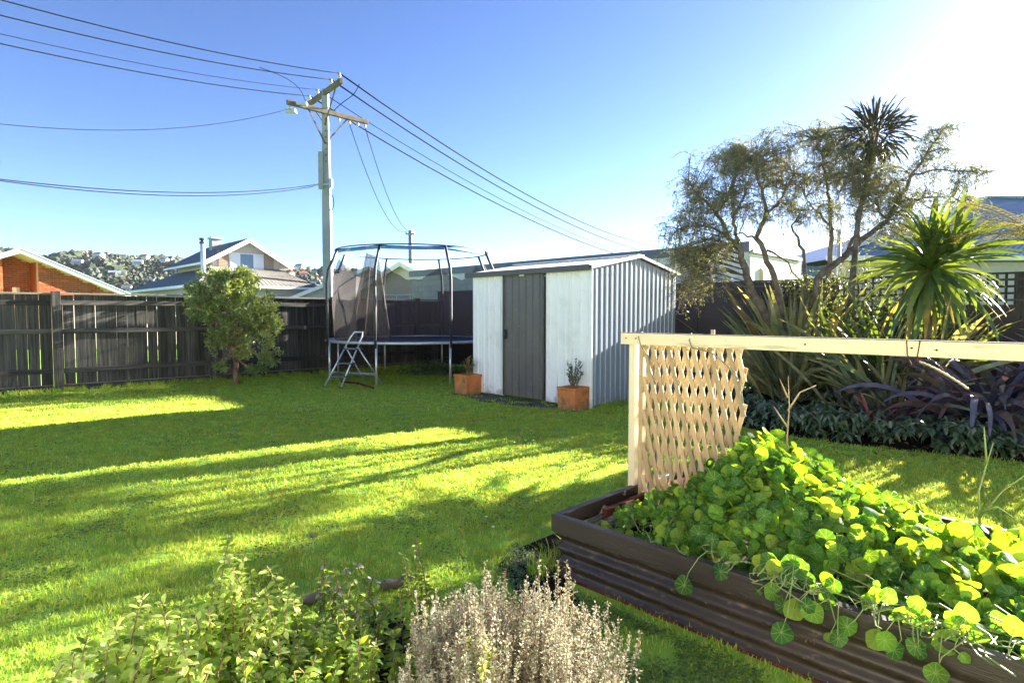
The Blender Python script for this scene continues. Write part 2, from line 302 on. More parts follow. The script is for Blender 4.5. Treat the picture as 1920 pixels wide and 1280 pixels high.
# scattered houses on the hill
hw = MB(); hw.box((0, 0, 2.6), (13, 8, 6.2)); hwm = [mesh('wall', hw.v, hw.f, m) for m in (M['whitepaint'], M['stucco'], M['rustystucco'])]
hr = MB(); hr.add([(-7, -5, 5.7), (7, -5, 5.7), (7, 5, 5.7), (-7, 5, 5.7), (-6.5, 0, 8.6), (6.5, 0, 8.6)], [(0, 1, 5, 4), (2, 3, 4, 5), (0, 4, 3), (1, 2, 5), (0, 3, 2, 1)])
hrm = [mesh('roof', hr.v, hr.f, m) for m in (M['darktile'], M['tile'], M['bluesteel'], M['brick'])]
hn = MB(); hn.box((0, -4.05, 3.4), (9, .12, 1.7))
hnm = mesh('window', hn.v, hn.f, M['glass'])
hpx = [(160, 790), (205, 800), (232, 770), (262, 720), (300, 800), (325, 780), (218, 650), (285, 640), (340, 700), (190, 740), (240, 610), (150, 700), (540, 790), (555, 740), (570, 700), (582, 780), (596, 730), (560, 640), (588, 620), (602, 680), (545, 690), (575, 600), (530, 730), (640, 700), (665, 680), (255, 810), (312, 745), (275, 770), (332, 812), (170, 820), (549, 660), (565, 765), (592, 655), (535, 615), (608, 760)]
for px, y in hpx:
    x = (px-960)/1100*y
    t = thing('house', 'tiny pale house with a pitched roof among the trees on the distant hillside', 'house', (x, y, hill_z(x, y)), random.uniform(-.7, .7), 'houses scattered over the distant hillside')
    s = random.uniform(.55, .95); S = WM[t.name] @ Matrix.Scale(s, 4)
    inst('wall', random.choice(hwm), t, S); inst('roof', random.choice(hrm), t, S); inst('window', hnm, t, S)

# ================================================================== LEFT FENCE
F0 = Vector((-8.75, 10.0, 0)); FU = Vector((.746, .666, 0)).normalized(); FN = Vector((FU.y, -FU.x, 0))  # normal towards the lawn
FL = 9.15
def fpt(s, off=0, z=0): return F0+FU*s+FN*off+Z*z
t = thing('timber_fence', 'long black stained paling fence with three rails along the left of the lawn', 'fence', fpt(0))
t_leftfence = t
s = -2.6; i = 0
while s < FL-.05:
    wd = random.choice((.15, .16, .17)); gap = random.choice((.001, .003, .004, .009)) if s < 3.8 else .001
    board('paling', t, M['blackwood'], fpt(s+wd/2, random.uniform(-.004, .004), .11+random.uniform(0, .02)), fpt(s+wd/2+random.uniform(-.006, .006), random.uniform(-.004, .004), 1.735), wd, .018, up=FN)
    s += wd+gap
for s in (-1.4, .78, 3.35, 6.0, 8.3):
    board('post', t, M['blackwood'], fpt(s, .085, 0), fpt(s, .085, 1.80), .13, .12, up=FN, bevel=.006)
segs = [-2.6, -1.4, .78, 3.35, 6.0, 8.3, FL]
for a, c in zip(segs[:-1], segs[1:]):
    for z in (1.60, 1.09, .38): board('rail', t, M['blackwood'], fpt(a+.07, .037, z+random.uniform(-.01, .01)), fpt(c-.07, .037, z+random.uniform(-.012, .012)), .048, .088, bevel=.004)
    board('cap', t, M['greywood'], fpt(a+.004, .03, 1.76), fpt(c-.004, .03, 1.76+random.uniform(-.01, .01)), .15, .032, bevel=.003)
    board('plinth_board', t, M['blackwood'], fpt(a+.07, .022, .05), fpt(c-.07, .022, .05), .03, .13, bevel=.003)
    board('plinth_edge', t, M['greywood'], fpt(a+.07, .030, .124), fpt(c-.07, .030, .124), .05, .014)
board('brace', t, M['blackwood'], fpt(6.1, .095, .45), fpt(7.0, .095, .95), .03, .09)

# ================================================================== BACK FENCE (parallel to the garage)
B0 = Vector((-2.0, 16.0, 0)); BU = Vector((.784, -.62, 0)).normalized(); BN = Vector((-BU.y*-1, -BU.x, 0)); BN = Vector((BU.y, -BU.x, 0))
def bpt(s, off=0, z=0): return B0+BU*s+BN*off+Z*z
t = thing('back_fence', 'dark brown board fence behind trampoline, shed and flaxes, its right half topped with lattice', 'fence', bpt(0))
SL = 7.9   # the solid part ends here, then lattice on top
s = 0
while s < 14.5:
    top = 1.97 if s < SL else 1.50
    n = 12 if s < SL else 9
    for j in range(n):
        z0 = .06+j*(top-.06)/n; hgt = round((top-.06)/n, 3)
        board('board', t, M['darkfence'], bpt(s+.003, (j % 2)*.008, z0+hgt/2), bpt(s+2.397, (j % 2)*.008, z0+hgt/2), .022, hgt+.012)
    board('post', t, M['darkfence'], bpt(s, -.07, 0), bpt(s, -.07, 1.99), .1, .1, up=BU)
    s += 2.4
board('cap', t, M['darkfence'], bpt(0, 0, 1.985), bpt(SL, 0, 1.985), .10, .03)
board('cap', t, M['darkfence'], bpt(SL, 0, 1.995), bpt(16.8, 0, 1.995), .08, .03)
board('rail', t, M['darkfence'], bpt(SL, 0, 1.515), bpt(16.8, 0, 1.515), .05, .035)
s = SL+.04
while s < 14.6: board('lattice_slat', t, M['blackwood'], bpt(s, .012, 1.53), bpt(s, .012, 1.98), .035, .008, up=BN); s += .105
for z in (1.60, 1.70, 1.80, 1.90): board('lattice_slat', t, M['blackwood'], bpt(SL, .022, z), bpt(14.7, .022, z), .008, .035)

# ================================================================== BRICK HOUSE
ang = R(35); BHu = Vector((math.sin(ang), math.cos(ang), 0)); BHn = Vector((BHu.y, -BHu.x, 0))
H0 = P(0, 588, Y=22.0); H0.z = 0
def hp(s, off=0, z=0): return H0+BHu*s+BHn*off+Z*z
def onplane(px, py):      # where the view ray through a photo pixel meets the gable wall's plane
    d = P(px, py, Y=1.0)-Vector((0, 0, CAMH)); k = (H0-Vector((0, 0, CAMH))).dot(BHn)/d.dot(BHn); q = Vector((0, 0, CAMH))+d*k
    return (q-H0).dot(BHu), q.z
t = thing('brick_house', 'orange brick house with low gable and grey metal barge flashing beyond the left fence', 'house', hp(0))
sa, za = onplane(32, 468); sr, zr = onplane(214, 543); sl, zl = onplane(-25, 484)
slope = (za-zr)/(sr-sa); s_re, _ = onplane(72, 520); s_le, _ = onplane(5, 520)
s_far = sa+(za-1.0)/slope
def roofz(s): return za-slope*abs(s-sa)-.12
for nm, a, c, off in (('wall', s_re, s_far-.3, 0), ('wall', -6, s_le, 0), ('recess_wall', s_le, s_re, -1.0)):
    bb = MB(); pts = [a]+([sa] if a < sa < c else [])+[c]
    for q in (0, -.2): bb.v += [tuple(hp(x, off-.012+q, 0)) for x in pts]+[tuple(hp(x, off-.012+q, roofz(x))) for x in reversed(pts)]
    n = len(pts)*2; bb.f = [tuple(range(n)), tuple(range(2*n-1, n-1, -1))]+[(k, k+n, (k+1) % n+n, (k+1) % n) for k in range(n)]; bb.mi = [0]*len(bb.f)
    wobj = bb.build(nm, M['mortar'], t)
    bl, bh, jt = .235, .076, .012; zmin = 1.98; row = 0; z = zmin
    while z < za:
        x = a+.004-(row % 2)*.12
        while x < c-.004:
            x0, x1 = max(x, a+.003), min(x+bl, c-.003)
            if x1-x0 > .05 and z+bh < min(roofz(x0), roofz(x1))+.03 and x1 > -1.2:
                board('brick', wobj, M['brick'], hp(x0, off-.006+random.uniform(-.003, .003), z+bh/2), hp(round(x1-x0, 2)+x0, off-.006, z+bh/2), .022, bh)
            x += bl+jt
        z += bh+.011; row += 1
bb = MB()
for off in (0,): # returns of the recess
    bb.box((0, 0, 0), (.02, 1.0, 3.6), Matrix.Translation(hp(s_re+.012, -.5, 1.6)) @ Matrix.Rotation(math.atan2(BHu.y, BHu.x), 4, 'Z'))
    bb.box((0, 0, 0), (.02, 1.0, 3.6), Matrix.Translation(hp(s_le-.012, -.5, 1.6)) @ Matrix.Rotation(math.atan2(BHu.y, BHu.x), 4, 'Z'))
bb.build('recess_return', M['brick'], t)
bb = MB()  # roof slabs
for a, c in ((sa, s_far), (sa, -6.5)):
    za1, zc1 = za, za-slope*abs(c-sa)
    bb.add([hp(a, .35, za1), hp(c, .35, zc1), hp(c, -7, zc1), hp(a, -7, za1), hp(a, .35, za1-.05), hp(c, .35, zc1-.05), hp(c, -7, zc1-.05), hp(a, -7, za1-.05)], [(0, 1, 2, 3), (7, 6, 5, 4), (0, 4, 5, 1), (1, 5, 6, 2), (3, 2, 6, 7)])
bb.build('roof', M['fascia'], t)
for c in (s_far, -6.5):
    zc = za-slope*abs(c-sa)
    board('barge_board', t, M['fascia'], hp(sa, .365, za-.06), hp(c, .365, zc-.06), .03, .16, up=(0, 0, 1))
    board('flashing', t, M['fascia'], hp(sa, .36, za+.03), hp(c, .36, zc+.03), .10, .03)
    board('soffit', t, M['soffit'], hp(sa, -.33, za-.125), hp(c, -.33, zc-.125), 1.35, .015)
pp = hp(onplane(38, 540)[0], -.5, 0)
board('vent_pipe', t, M['soffit'], (pp.x, pp.y, 1.6), (pp.x, pp.y, 2.42), .16, .16, up=(1, 0, 0))

# ================================================================== CREAM HOUSE
G0 = Vector((-18.26, 36, 0))
def cp(p, q, z=0): return G0+U*p+V*q+Z*z
t = thing('cream_house', 'cream stucco house with shuttered attic window in its gable and weathered tiled lower roof', 'house', cp(0, 0))
W1 = 4.1; EZ = 4.85; AZ = 6.05
bb = MB()
v = [cp(0, 0, 3.0), cp(W1, 0, 3.0), cp(W1, 0, EZ), cp(W1/2, 0, AZ), cp(0, 0, EZ), cp(0, 7, 3.0), cp(W1, 7, 3.0), cp(W1, 7, EZ), cp(W1/2, 7, AZ), cp(0, 7, EZ)]
bb.add(v, [(0, 1, 2, 3, 4), (9, 8, 7, 6, 5), (0, 4, 9, 5), (1, 6, 7, 2)]); bb.build('wall', M['stucco'], t)
bb = MB()
for sg in (-1, 1):
    e = W1/2+sg*(W1/2+.7); ez = EZ-.41-(.0)
    top = [cp(W1/2, -.45, AZ+.1), cp(e, -.45, ez+.1), cp(e, 7.4, ez+.1), cp(W1/2, 7.4, AZ+.1)]
    bb.add(top+[p-Z*.08 for p in top], [(0, 1, 2, 3), (7, 6, 5, 4), (0, 4, 5, 1), (1, 5, 6, 2), (2, 6, 7, 3)])
    board('barge_board', t, M['whitepaint'], cp(W1/2, -.47, AZ-.05), cp(e, -.47, ez-.05), .04, .24)
    board('gutter', t, M['whitepaint'], cp(e+sg*.05, -.45, ez-.02), cp(e+sg*.05, 7.4, ez-.02), .10, .12)
bb.build('roof', M['darktile'], t)
for q in np.arange(.2, 7, .4): board('rafter_end', t, M['whitepaint'], cp(-.6, q, 4.40), cp(0, q, 4.62), .06, .1)
wn = board('window', t, M['whitepaint'], cp(.95, -.03, 4.72), cp(3.05, -.03, 4.72), .10, .98)
for a, c, m in ((1.0, 1.55, 'curtain'), (1.6, 2.4, 'glass'), (2.45, 3.0, 'curtain')): board('pane', wn, M[m], cp(a, -.085, 4.72), cp(c, -.085, 4.72), .012, .86)
board('sill', wn, M['whitepaint'], cp(.9, -.09, 4.20), cp(3.1, -.09, 4.20), .16, .06)
for a, c in ((.28, .90), (3.10, 3.72)):
    sh = board('shutter', t, M['shutter'], cp(a, -.03, 4.74), cp(c, -.03, 4.74), .04, 1.04)
    for z in np.arange(4.28, 5.22, .09): board('louvre', sh, M['shutter'], cp(a+.04, -.055, z), cp(c-.04, -.055, z), .03, .05)
# lower hipped roof with tiled courses
P0, P1, Q0, Q1, LZ, TZ = -1.86, 5.6, -3.0, 12.8, 3.02, 4.25
bb = MB()
o_ = [(P0, Q0), (P1, Q0), (P1, Q1), (P0, Q1)]; i_ = [(0, 0), (W1, 0), (W1, 7), (0, 7)]
bb.add([cp(p, q, LZ) for p, q in o_]+[cp(p, q, TZ-.02) for p, q in i_], [(0, 1, 5, 4), (1, 2, 6, 5), (2, 3, 7, 6), (3, 0, 4, 7)]); bb.build('lower_roof', M['darktile'], t)
def tile_plane(o0, o1, i0, i1, name, m, rows, cols):   # raised tiles over a roof slope, each course overlapping the one below
    vv, ff = [], []; k = 0
    for r in range(rows):
        a = r/rows; c = (r+1)/rows+.03
        for j in range(cols):
            u0 = (j+.04*random.random())/cols; u1 = (j+1-.04)/cols
            def pt(uu, rr, dz): return (o0.lerp(o1, uu)).lerp(i0.lerp(i1, uu), min(rr, 1))+Z*dz
            q = [pt(u0, a, .075), pt(u1, a, .045), pt(u1, c, .02), pt(u0, c, .05), pt(u0, a, 0), pt(u1, a, 0)]
            vv += [tuple(x) for x in q]; ff += [(k, k+1, k+2, k+3), (k, k+4, k+5, k+1)]; k += 6
    o = npobj(name, np.array(vv), ff, m, t, 'stuff'); return o
tile_plane(cp(P0, Q0, LZ), cp(P1, Q0, LZ), cp(0, 0, TZ), cp(W1, 0, TZ), 'roof_tiles', M['tile'], 12, 26)
tile_plane(cp(P1, Q0, LZ), cp(P1, Q1, LZ), cp(W1, 0, TZ), cp(W1, 7, TZ), 'roof_tiles', M['tile'], 12, 40)
board('gutter', t, M['whitepaint'], cp(P0-.05, Q0-.05, LZ-.04), cp(P1+.05, Q0-.05, LZ-.04), .10, .14)
board('gutter', t, M['whitepaint'], cp(P0-.05, Q0-.05, LZ-.04), cp(P0-.05, Q1, LZ-.04), .10, .16)
for q in np.arange(-2.8, 12.6, .45): board('rafter_end', t, M['whitepaint'], cp(P0+.05, q, LZ-.09), cp(P0+.6, q, LZ-.05), .06, .1)
for p in np.arange(P0+.2, P1, .45): board('rafter_end', t, M['whitepaint'], cp(p, Q0+.05, LZ-.09), cp(p, Q0+.6, LZ-.05), .06, .1)
bb = MB(); A_ = Matrix.Translation(cp((P0+P1)/2, (Q0+Q1)/2, 1.4)) @ Matrix.Rotation(R(45), 4, 'Z'); bb.box((0, 0, 0), (P1-P0-1.1, Q1-Q0-1.1, 3.2), A_); bb.build('lower_wall', M['stucco'], t)
bb = MB(); bb.box((0, 0, 0), (.62, .62, 1.5), Matrix.Translation(P(404, 468, Y=40)) @ Matrix.Rotation(R(45), 4, 'Z')); ch = bb.build('chimney', M['concrete'], t)
bb = MB(); bb.box((0, 0, 0), (.78, .78, .12), Matrix.Translation(P(404, 447, Y=40)) @ Matrix.Rotation(R(45), 4, 'Z')); bb.build('chimney_cap', M['fascia'], ch)
fl = P(381, 505, Y=34); fz = P(381, 457, Y=34).z; bb = MB(); bb.tube([(fl.x, fl.y, fl.z-.6), (fl.x, fl.y, fz)], .13, 12); fo = bb.build('flue', M['fascia'], t, smooth=True)
bb = MB(); bb.tube([(fl.x, fl.y, fz), (fl.x, fl.y, fz+.12)], .17, 12); bb.tube([(fl.x, fl.y, fz+.12), (fl.x, fl.y, fz+.2)], [.09, .09], 12); bb.tube([(fl.x, fl.y, fz+.2), (fl.x, fl.y, fz+.32)], .17, 12); bb.build('flue_cowl', M['black'], fo)

# ================================================================== GABLE HOUSE BEHIND TRAMPOLINE, BLUE ROOF HOUSE
def gable_house(name, label, ax, az_, aY, hw_, slope_, depth, wallm, roofm, ang, axis_px=None):
    a = P(ax, az_, Y=aY); top = a.z; u = Vector((math.cos(R(ang)), math.sin(R(ang)), 0)); n = Vector((-u.y, u.x, 0)); o = Vector((a.x, a.y, 0))
    t = thing(name, label, 'house', o)
    f = lambda s, q, z: o+u*s+n*q+Z*z
    ez = top-slope_*hw_
    bb = MB(); bb.add([f(-hw_+.3, 0, 0), f(hw_-.3, 0, 0), f(hw_-.3, 0, ez+.1), f(0, 0, top-.12), f(-hw_+.3, 0, ez+.1), f(-hw_+.3, depth, 0), f(hw_-.3, depth, 0), f(hw_-.3, depth, ez+.1), f(0, depth, top-.12), f(-hw_+.3, depth, ez+.1)], [(0, 1, 2, 3, 4), (9, 8, 7, 6, 5), (0, 4, 9, 5), (1, 6, 7, 2)]); bb.build('wall', wallm, t)
    bb = MB()
    for sg in (-1, 1):
        q = [f(0, -.4, top), f(sg*(hw_+.2), -.4, ez-.1), f(sg*(hw_+.2), depth+.4, ez-.1), f(0, depth+.4, top)]
        bb.add(q+[p-Z*.07 for p in q], [(0, 1, 2, 3), (7, 6, 5, 4), (0, 4, 5, 1), (1, 5, 6, 2), (2, 6, 7, 3)])
        board('barge_board', t, M['whitepaint'], f(0, -.42, top-.1), f(sg*(hw_+.2), -.42, ez-.2), .04, .22)
        board('gutter', t, M['whitepaint'], f(sg*(hw_+.25), -.4, ez-.15), f(sg*(hw_+.25), depth+.4, ez-.15), .1, .12)
    bb.build('roof', roofm, t)
    return t, f, top
t, f, tp = gable_house('pale_gable_house', 'pale house with a white barge board gable seen through the trampoline net', 757, 492, 30, 3.6, .52, 8, M['stucco'], M['tile'], -18)
wn = board('window', t, M['whitepaint'], f(-1.2, -.03, 1.9), f(1.2, -.03, 1.9), .1, 1.0)
for a in (-1.15, -.37, .41): board('pane', wn, M['glass'], f(a, -.085, 1.9), f(a+.74, -.085, 1.9), .012, .88)
t, f, tp = gable_house('blue_roofed_house', 'small house with a deep blue roof left of the trampoline, just above the fence', 690, 500, 38, 5.5, .42, 9, M['stucco'], M['blueroof'], 18)

# ================================================================== GARAGE (block wall, dark parapet)
K0 = Vector((5.2, 13.0, 0)); TOPZ = 2.97
t = thing('block_garage', 'long flat roofed garage of pale painted blocks with a dark parapet behind the shed', 'garage', K0)
GL = 12.6; SL2 = 3.1
ctr = K0+V*(GL/2)+U*(SL2/2)
bb = MB(); bb.box((0, 0, 0), (SL2-.04, GL-.04, 2.76), Matrix.Translation(ctr+Z*1.38) @ Matrix.Rotation(R(45), 4, 'Z')); wl = bb.build('wall', M['mortar'], t)
z = 1.60; r = 0
while z < 2.70:
    s = -(r % 2)*.2
    while s < GL:
        s0, s1 = max(s, 0), min(s+.39, GL)
        if s1-s0 > .06: board('block', wl, M['block'], K0+V*s0-U*.0+Z*(z+.095), K0+V*(s0+round(s1-s0, 2))+Z*(z+.095), .06, .19)
        s += .40
    z += .20; r += 1
bb = MB(); bb.box((0, 0, 0), (SL2, .05, 2.72), Matrix.Translation(K0+U*(SL2/2+.03)-V*.02+Z*1.36) @ Matrix.Rotation(R(45), 4, 'Z')); bb.build('plaster_wall', M['rustystucco'], t)
bb = MB(); bb.box((0, 0, 0), (.14, GL+.14, .22), Matrix.Translation(K0+V*(GL/2)-U*.03+Z*2.87) @ Matrix.Rotation(R(45), 4, 'Z')); bb.build('parapet', M['parapet'], t)
bb = MB(); bb.box((0, 0, 0), (SL2+.0, .12, .07), Matrix.Translation(K0+U*(SL2/2+.05)-V*.05+Z*2.78) @ Matrix.Rotation(R(45), 4, 'Z')); bb.build('parapet_coping', M['whitepaint'], t)
bb = MB(); bb.box((0, 0, 0), (SL2-.1, GL, .05), Matrix.Translation(ctr+Z*2.79) @ Matrix.Rotation(R(45), 4, 'Z')); bb.build('roof', M['parapet'], t)
wn = board('window', t, M['cream'], K0+U*.55-V*.07+Z*2.22, K0+U*1.9-V*.07+Z*2.22, .06, .42)
for a in (.60, 1.25): board('pane', wn, M['curtain'], K0+U*a-V*.105+Z*2.22, K0+U*(a+.6)-V*.105+Z*2.22, .012, .34)

# ================================================================== FAR RIGHT CORRUGATED BUILDING, SMALL ARCHED SHED
t = thing('corrugated_roof_building', 'large building with blue grey corrugated hipped roof beyond the lattice fence', 'building', (9.8, 18, 0))
def corr(o0, o1, i0, i1, name, m, n, parent):
    vv, ff = [], []; d = (o1-o0).normalized(); nn = d.cross((i0-o0)).normalized(); L_ = (o1-o0).length
    for k in range(n*4+1):
        a = k/(n*4); h = .028*math.cos(k*math.pi/2)
        vv += [tuple(o0.lerp(o1, a)+nn*h), tuple(i0.lerp(i1, a)+nn*h)]
    ff = [(2*k, 2*k+2, 2*k+3, 2*k+1) for k in range(n*4)]
    return npobj(name, np.array(vv), ff, m, parent, None, smooth=True)
E0, E1 = P(1560, 482, Y=18), Vector((30, 18, 3.13)); E0.z = 3.13
I0 = P(1848, 371, Y=22.5); I1 = Vector((30, 22.5, I0.z))
o = corr(E0, E1, I0, I1, 'roof_sheet', M['bluesteel'], 100, t)
bb = MB(); q = [E0-Z*.05, E1-Z*.05, I1-Z*.05, I0-Z*.05, Vector((E0.x, 27, 3.08)), Vector((30, 27, 3.08))]
bb.add(q, [(0, 1, 2, 3), (0, 3, 4), (3, 2, 5, 4)]); bb.build('roof', M['bluesteel'], t)
board('ridge_cap', t, M['fascia'], I0+Z*.03, I1+Z*.03, .3, .05); board('hip_cap', t, M['fascia'], E0+Z*.04, I0+Z*.04, .25, .05)
board('gutter', t, M['whitepaint'], E0-Vector((.2, .1, .05)), E1-Vector((0, .1, .05)), .14, .14)
bb = MB(); bb.box(((E0.x+30)/2+.3, 22.5, 1.5), (30-E0.x-.6, 8.4, 3.0)); bb.build('wall', M['stucco'], t)
fp = P(1573, 470, Y=17.5); bb = MB(); bb.tube([(fp.x, fp.y, 1.5), (fp.x, fp.y, P(1573, 430, Y=17.5).z)], .06, 10); o = bb.build('flue_pipe', M['steel'], None, True); tag(o, 'thin steel flue pipe rising behind the weeping tree', 'flue')
t = thing('arched_shed', 'small pale shed with a rounded blue roof peeping over the fence between tree trunks', 'shed', P(1520, 588, Y=19) - Z*1.4)
c = P(1520, 516, Y=19); bb = MB(); n = 12
for q in (0, 2.5): bb.v += [(c.x+.42*math.cos(math.pi*k/n), c.y+q, c.z+.30*math.sin(math.pi*k/n)) for k in range(n+1)]
bb.f = [tuple(range(n+1)), tuple(range(2*n+1, n, -1))]+[(k, k+n+1, k+n+2, k+1) for k in range(n)]; bb.mi = [0]*len(bb.f); bb.build('roof', M['blueroof'], t)
bb = MB(); bb.box((c.x, c.y+1.25, c.z/2-.01), (2.2, 2.4, c.z-.02)); bb.build('wall', M['whitepaint'], t)

# ================================================================== POWER POLES AND LINES
PP = P(616, 588, Y=22); PP.z = 0
t = thing('power_pole', 'tall pale concrete power pole with two timber crossarms above the fence', 'power pole', PP)
tz = P(615, 168, Y=22).z
bb = MB(); sec = [(0, .20), (5.2, .17), (5.21, .17), (7.1, .155)]
bb.add([(PP.x+sx*r, PP.y+sy*r*.8, z) for z, r in ((0, .165), (5.9, .145)) for sx, sy in ((-1, -1), (1, -1), (1, 1), (-1, 1))], [(0, 1, 5, 4), (1, 2, 6, 5), (2, 3, 7, 6), (3, 0, 4, 7), (4, 5, 6, 7)])
bb.add([(PP.x+sx*r, PP.y+sy*r*.8, z) for z, r in ((5.9, .135), (tz, .105)) for sx, sy in ((-1, -1), (1, -1), (1, 1), (-1, 1))], [(0, 1, 5, 4), (1, 2, 6, 5), (2, 3, 7, 6), (3, 0, 4, 7), (4, 5, 6, 7)])
bb.build('shaft', M['concrete'], t)
bb = MB(); bb.box((PP.x-.15, PP.y-.17, 6.65), (.16, .12, 1.35)); bb.build('cable_guard', M['concrete'], t)
bb = MB()
for z in np.arange(7.0, 8.6, .22): bb.box((PP.x+.03, PP.y-.118, z), (.035, .02, .05))
bb.build('step_slot', M['black'], t)
bb = MB(); bb.box((PP.x+.19, PP.y-.1, 6.2), (.10, .14, .34)); bb.tube([PP+Vector((-.45, -.18, 6.12)), PP+Vector((.15, -.18, 6.16))], .035, 8); bb.build('junction_box', M['fascia'], t)
bb = MB(); bb.tube([PP+Vector((.20+.10*math.sin(a), -.15, 5.5-.3*math.cos(a))) for a in np.linspace(-.6, 3.6, 14)], .015, 5); bb.build('cable_loop', M['wire'], t)
a0, a1 = P(577, 196, Y=23.2), P(640, 153, Y=20.8); a0.z = a1.z = (a0.z+a1.z)/2
arm1 = board('crossarm', t, M['polewood'], a0, a1, .13, .17, bevel=.01)
c0, c1 = P(538, 190, Y=20.9), P(690, 231, Y=23.1); c0.z = c1.z = (c0.z+c1.z)/2
arm2 = board('crossarm', t, M['polewood'], c0, c1, .13, .16, bevel=.01)
for aa, zz, am in ((a0.lerp(a1, .12), 8.6, a0.z), (a0.lerp(a1, .85), 8.6, a0.z), (c0.lerp(c1, .25), 8.0-1.0, c0.z), (c0.lerp(c1, .72), 8.0-1.0, c0.z)):
    board('brace', t, M['polewood'], (aa.x, aa.y, am-.08), (PP.x, PP.y-.1, am-1.15), .03, .05)
ins = []
for k in (.06, .32, .72, .95):
    p = a0.lerp(a1, k)+Z*.08; bb = MB(); bb.tube([p, p+Z*.09], .015, 6); bb.tube([p+Z*.09, p+Z*.14, p+Z*.17, p+Z*.22, p+Z*.25], [.05, .065, .04, .055, .02], 10)
    bb.build('insulator', M['insul'], t, True); ins.append(p+Z*.22)
ins2 = []
for k in (.03, .62, .75, .86, .96):
    p = c0.lerp(c1, k)-Z*.09; bb = MB(); bb.tube([p+Z*.02, p-Z*.06, p-Z*.10, p-Z*.16], [.02, .05, .055, .02], 10); bb.build('insulator', M['insul'], t, True); ins2.append(p-Z*.12)
bb = MB(); q = c0.lerp(c1, .20); bb.box((q.x-.05, q.y-.2, q.z+.02), (.42, .16, .10), None); bb.box((q.x-.4, q.y-.25, q.z-.25), (.36, .2, .12), None); bb.build('street_lamp_head', M['steel'], t)
def cable(name, pts, label, r=.014, sag=0, group='overhead lines', n=24):
    a, c = Vector(pts[0]), Vector(pts[1]); bb = MB()
    bb.tube([a.lerp(c, k/n)-Z*(sag*4*(k/n)*(1-k/n)) for k in range(n+1)], r, 5)
    o = bb.build(name, M['wire'], None, True, loc=a); tag(o, label, 'cable', group)
lend = [P(-260, -75, Y=12.0), P(-260, -40, Y=12.4), P(-260, 0, Y=12.9), P(-260, 20, Y=13.0)]
rend = [P(1330, 462, Y=58), P(1345, 480, Y=58), P(1360, 496, Y=58), P(1370, 505, Y=58)]
nm = ['topmost', 'second', 'third', 'fourth']
for k in range(4):
    j = 3-k
    cable('power_line', (ins[j], lend[k]), f'{nm[k]} dark line running from the pole crossarm to the upper left corner', .017 if k != 2 else .010, .25)
    cable('power_line', (ins[j], rend[k]), f'{nm[k]} dark line running from the pole crossarm down right towards the tree', .028 if k != 2 else .016, 2.2)
cable('telephone_line', (PP+Vector((-.45, -.18, 6.12)), P(-260, 300, Y=11)), 'cable from half way up the pole to the left edge, upper of a close pair', .013, .42)
cable('telephone_line', (PP+Vector((-.42, -.18, 6.07)), P(-260, 297, Y=11)), 'cable from half way up the pole to the left edge, lower of a close pair', .012, .50)
cable('telephone_line', (ins2[0], P(-260, 196, Y=12)), 'thin cable from the lower crossarm end to the left edge of the sky', .009, .62)
P2 = P(771, 588, Y=42); P2.z = 0; z2 = P(771, 432, Y=42).z
t = thing('power_pole', 'distant greenish timber pole standing behind the trampoline', 'power pole', P2)
bb = MB(); bb.tube([P2, P2+Z*z2], [.19, .15], 12); bb.build('shaft', M['greenpole'], t, True)
board('crossarm', t, M['greenpole'], P2+Vector((-.32, -.18, z2-.28)), P2+Vector((.32, -.18, z2-.28)), .1, .1)
for dx in (-.28, .28): bb = MB(); bb.tube([P2+Vector((dx, -.18, z2-.26)), P2+Vector((dx, -.18, z2-.1))], [.05, .03], 8); bb.build('insulator', M['insul'], t)
cable('service_wire', (ins2[2], P2+Vector((-.28, -.18, z2-.1))), 'left one of two thin wires dropping from the crossarm to the distant pole', .016, 1.2)
cable('service_wire', (ins2[4], P2+Vector((.28, -.18, z2-.1))), 'right one of two thin wires dropping from the crossarm to the distant pole', .016, 1.2)
bb = MB(); q0, q1 = ins[3].lerp(rend[0], .02)-Z*.05, c0.lerp(c1, .55)+Z*.1
bb.tube([q0.lerp(q1, k/8)+Vector((.12*math.sin(k/8*math.pi), 0, -.05*math.sin(k/4*math.pi))) for k in range(9)], .015, 5); bb.build('jumper_wire', M['wire'], t_pole := bpy.data.objects['power_pole'])
q0, q1 = ins[2].lerp(lend[1], .24)-Z*.1, c0.lerp(c1, .22)+Z*.1
bb = MB(); bb.tube([q0.lerp(q1, k/8)+Vector((.35*math.sin(k/8*math.pi), 0, .1*math.sin(k/8*math.pi))) for k in range(9)], .012, 5); bb.build('jumper_wire', M['wire'], t_pole)

# ================================================================== UNSEEN HOUSE ADDED BEHIND THE CAMERA (bounces sunlight onto shed and lawn)
t = thing('added_reflector_house', 'unseen white weatherboard house added behind the viewpoint to bounce sunlight onto the lawn', 'house', (0, -2.4, 0))
bb = MB(); bb.box((-2, -4.5, 1.7), (17, 4.0, 3.4)); reflector_wall = bb.build('wall', M['whitepaint'], t)  # wall of the added reflector house
for k in range(20): board('added_reflector_board', reflector_wall, M['whitepaint'], (-10.6, -2.47+.0, .25+k*.16), (6.6, -2.47, .25+k*.16), .03, .15)
bb = MB(); bb.add([(-11, -2.1, 3.35), (7, -2.1, 3.35), (6, -5, 4.6), (-10, -5, 4.6), (-11, -7, 3.35), (7, -7, 3.35)], [(0, 1, 2, 3), (3, 2, 5, 4), (0, 3, 4), (1, 5, 2), (0, 4, 5, 1)]); bb.build('roof', M['darktile'], t)  # roof of the added reflector house

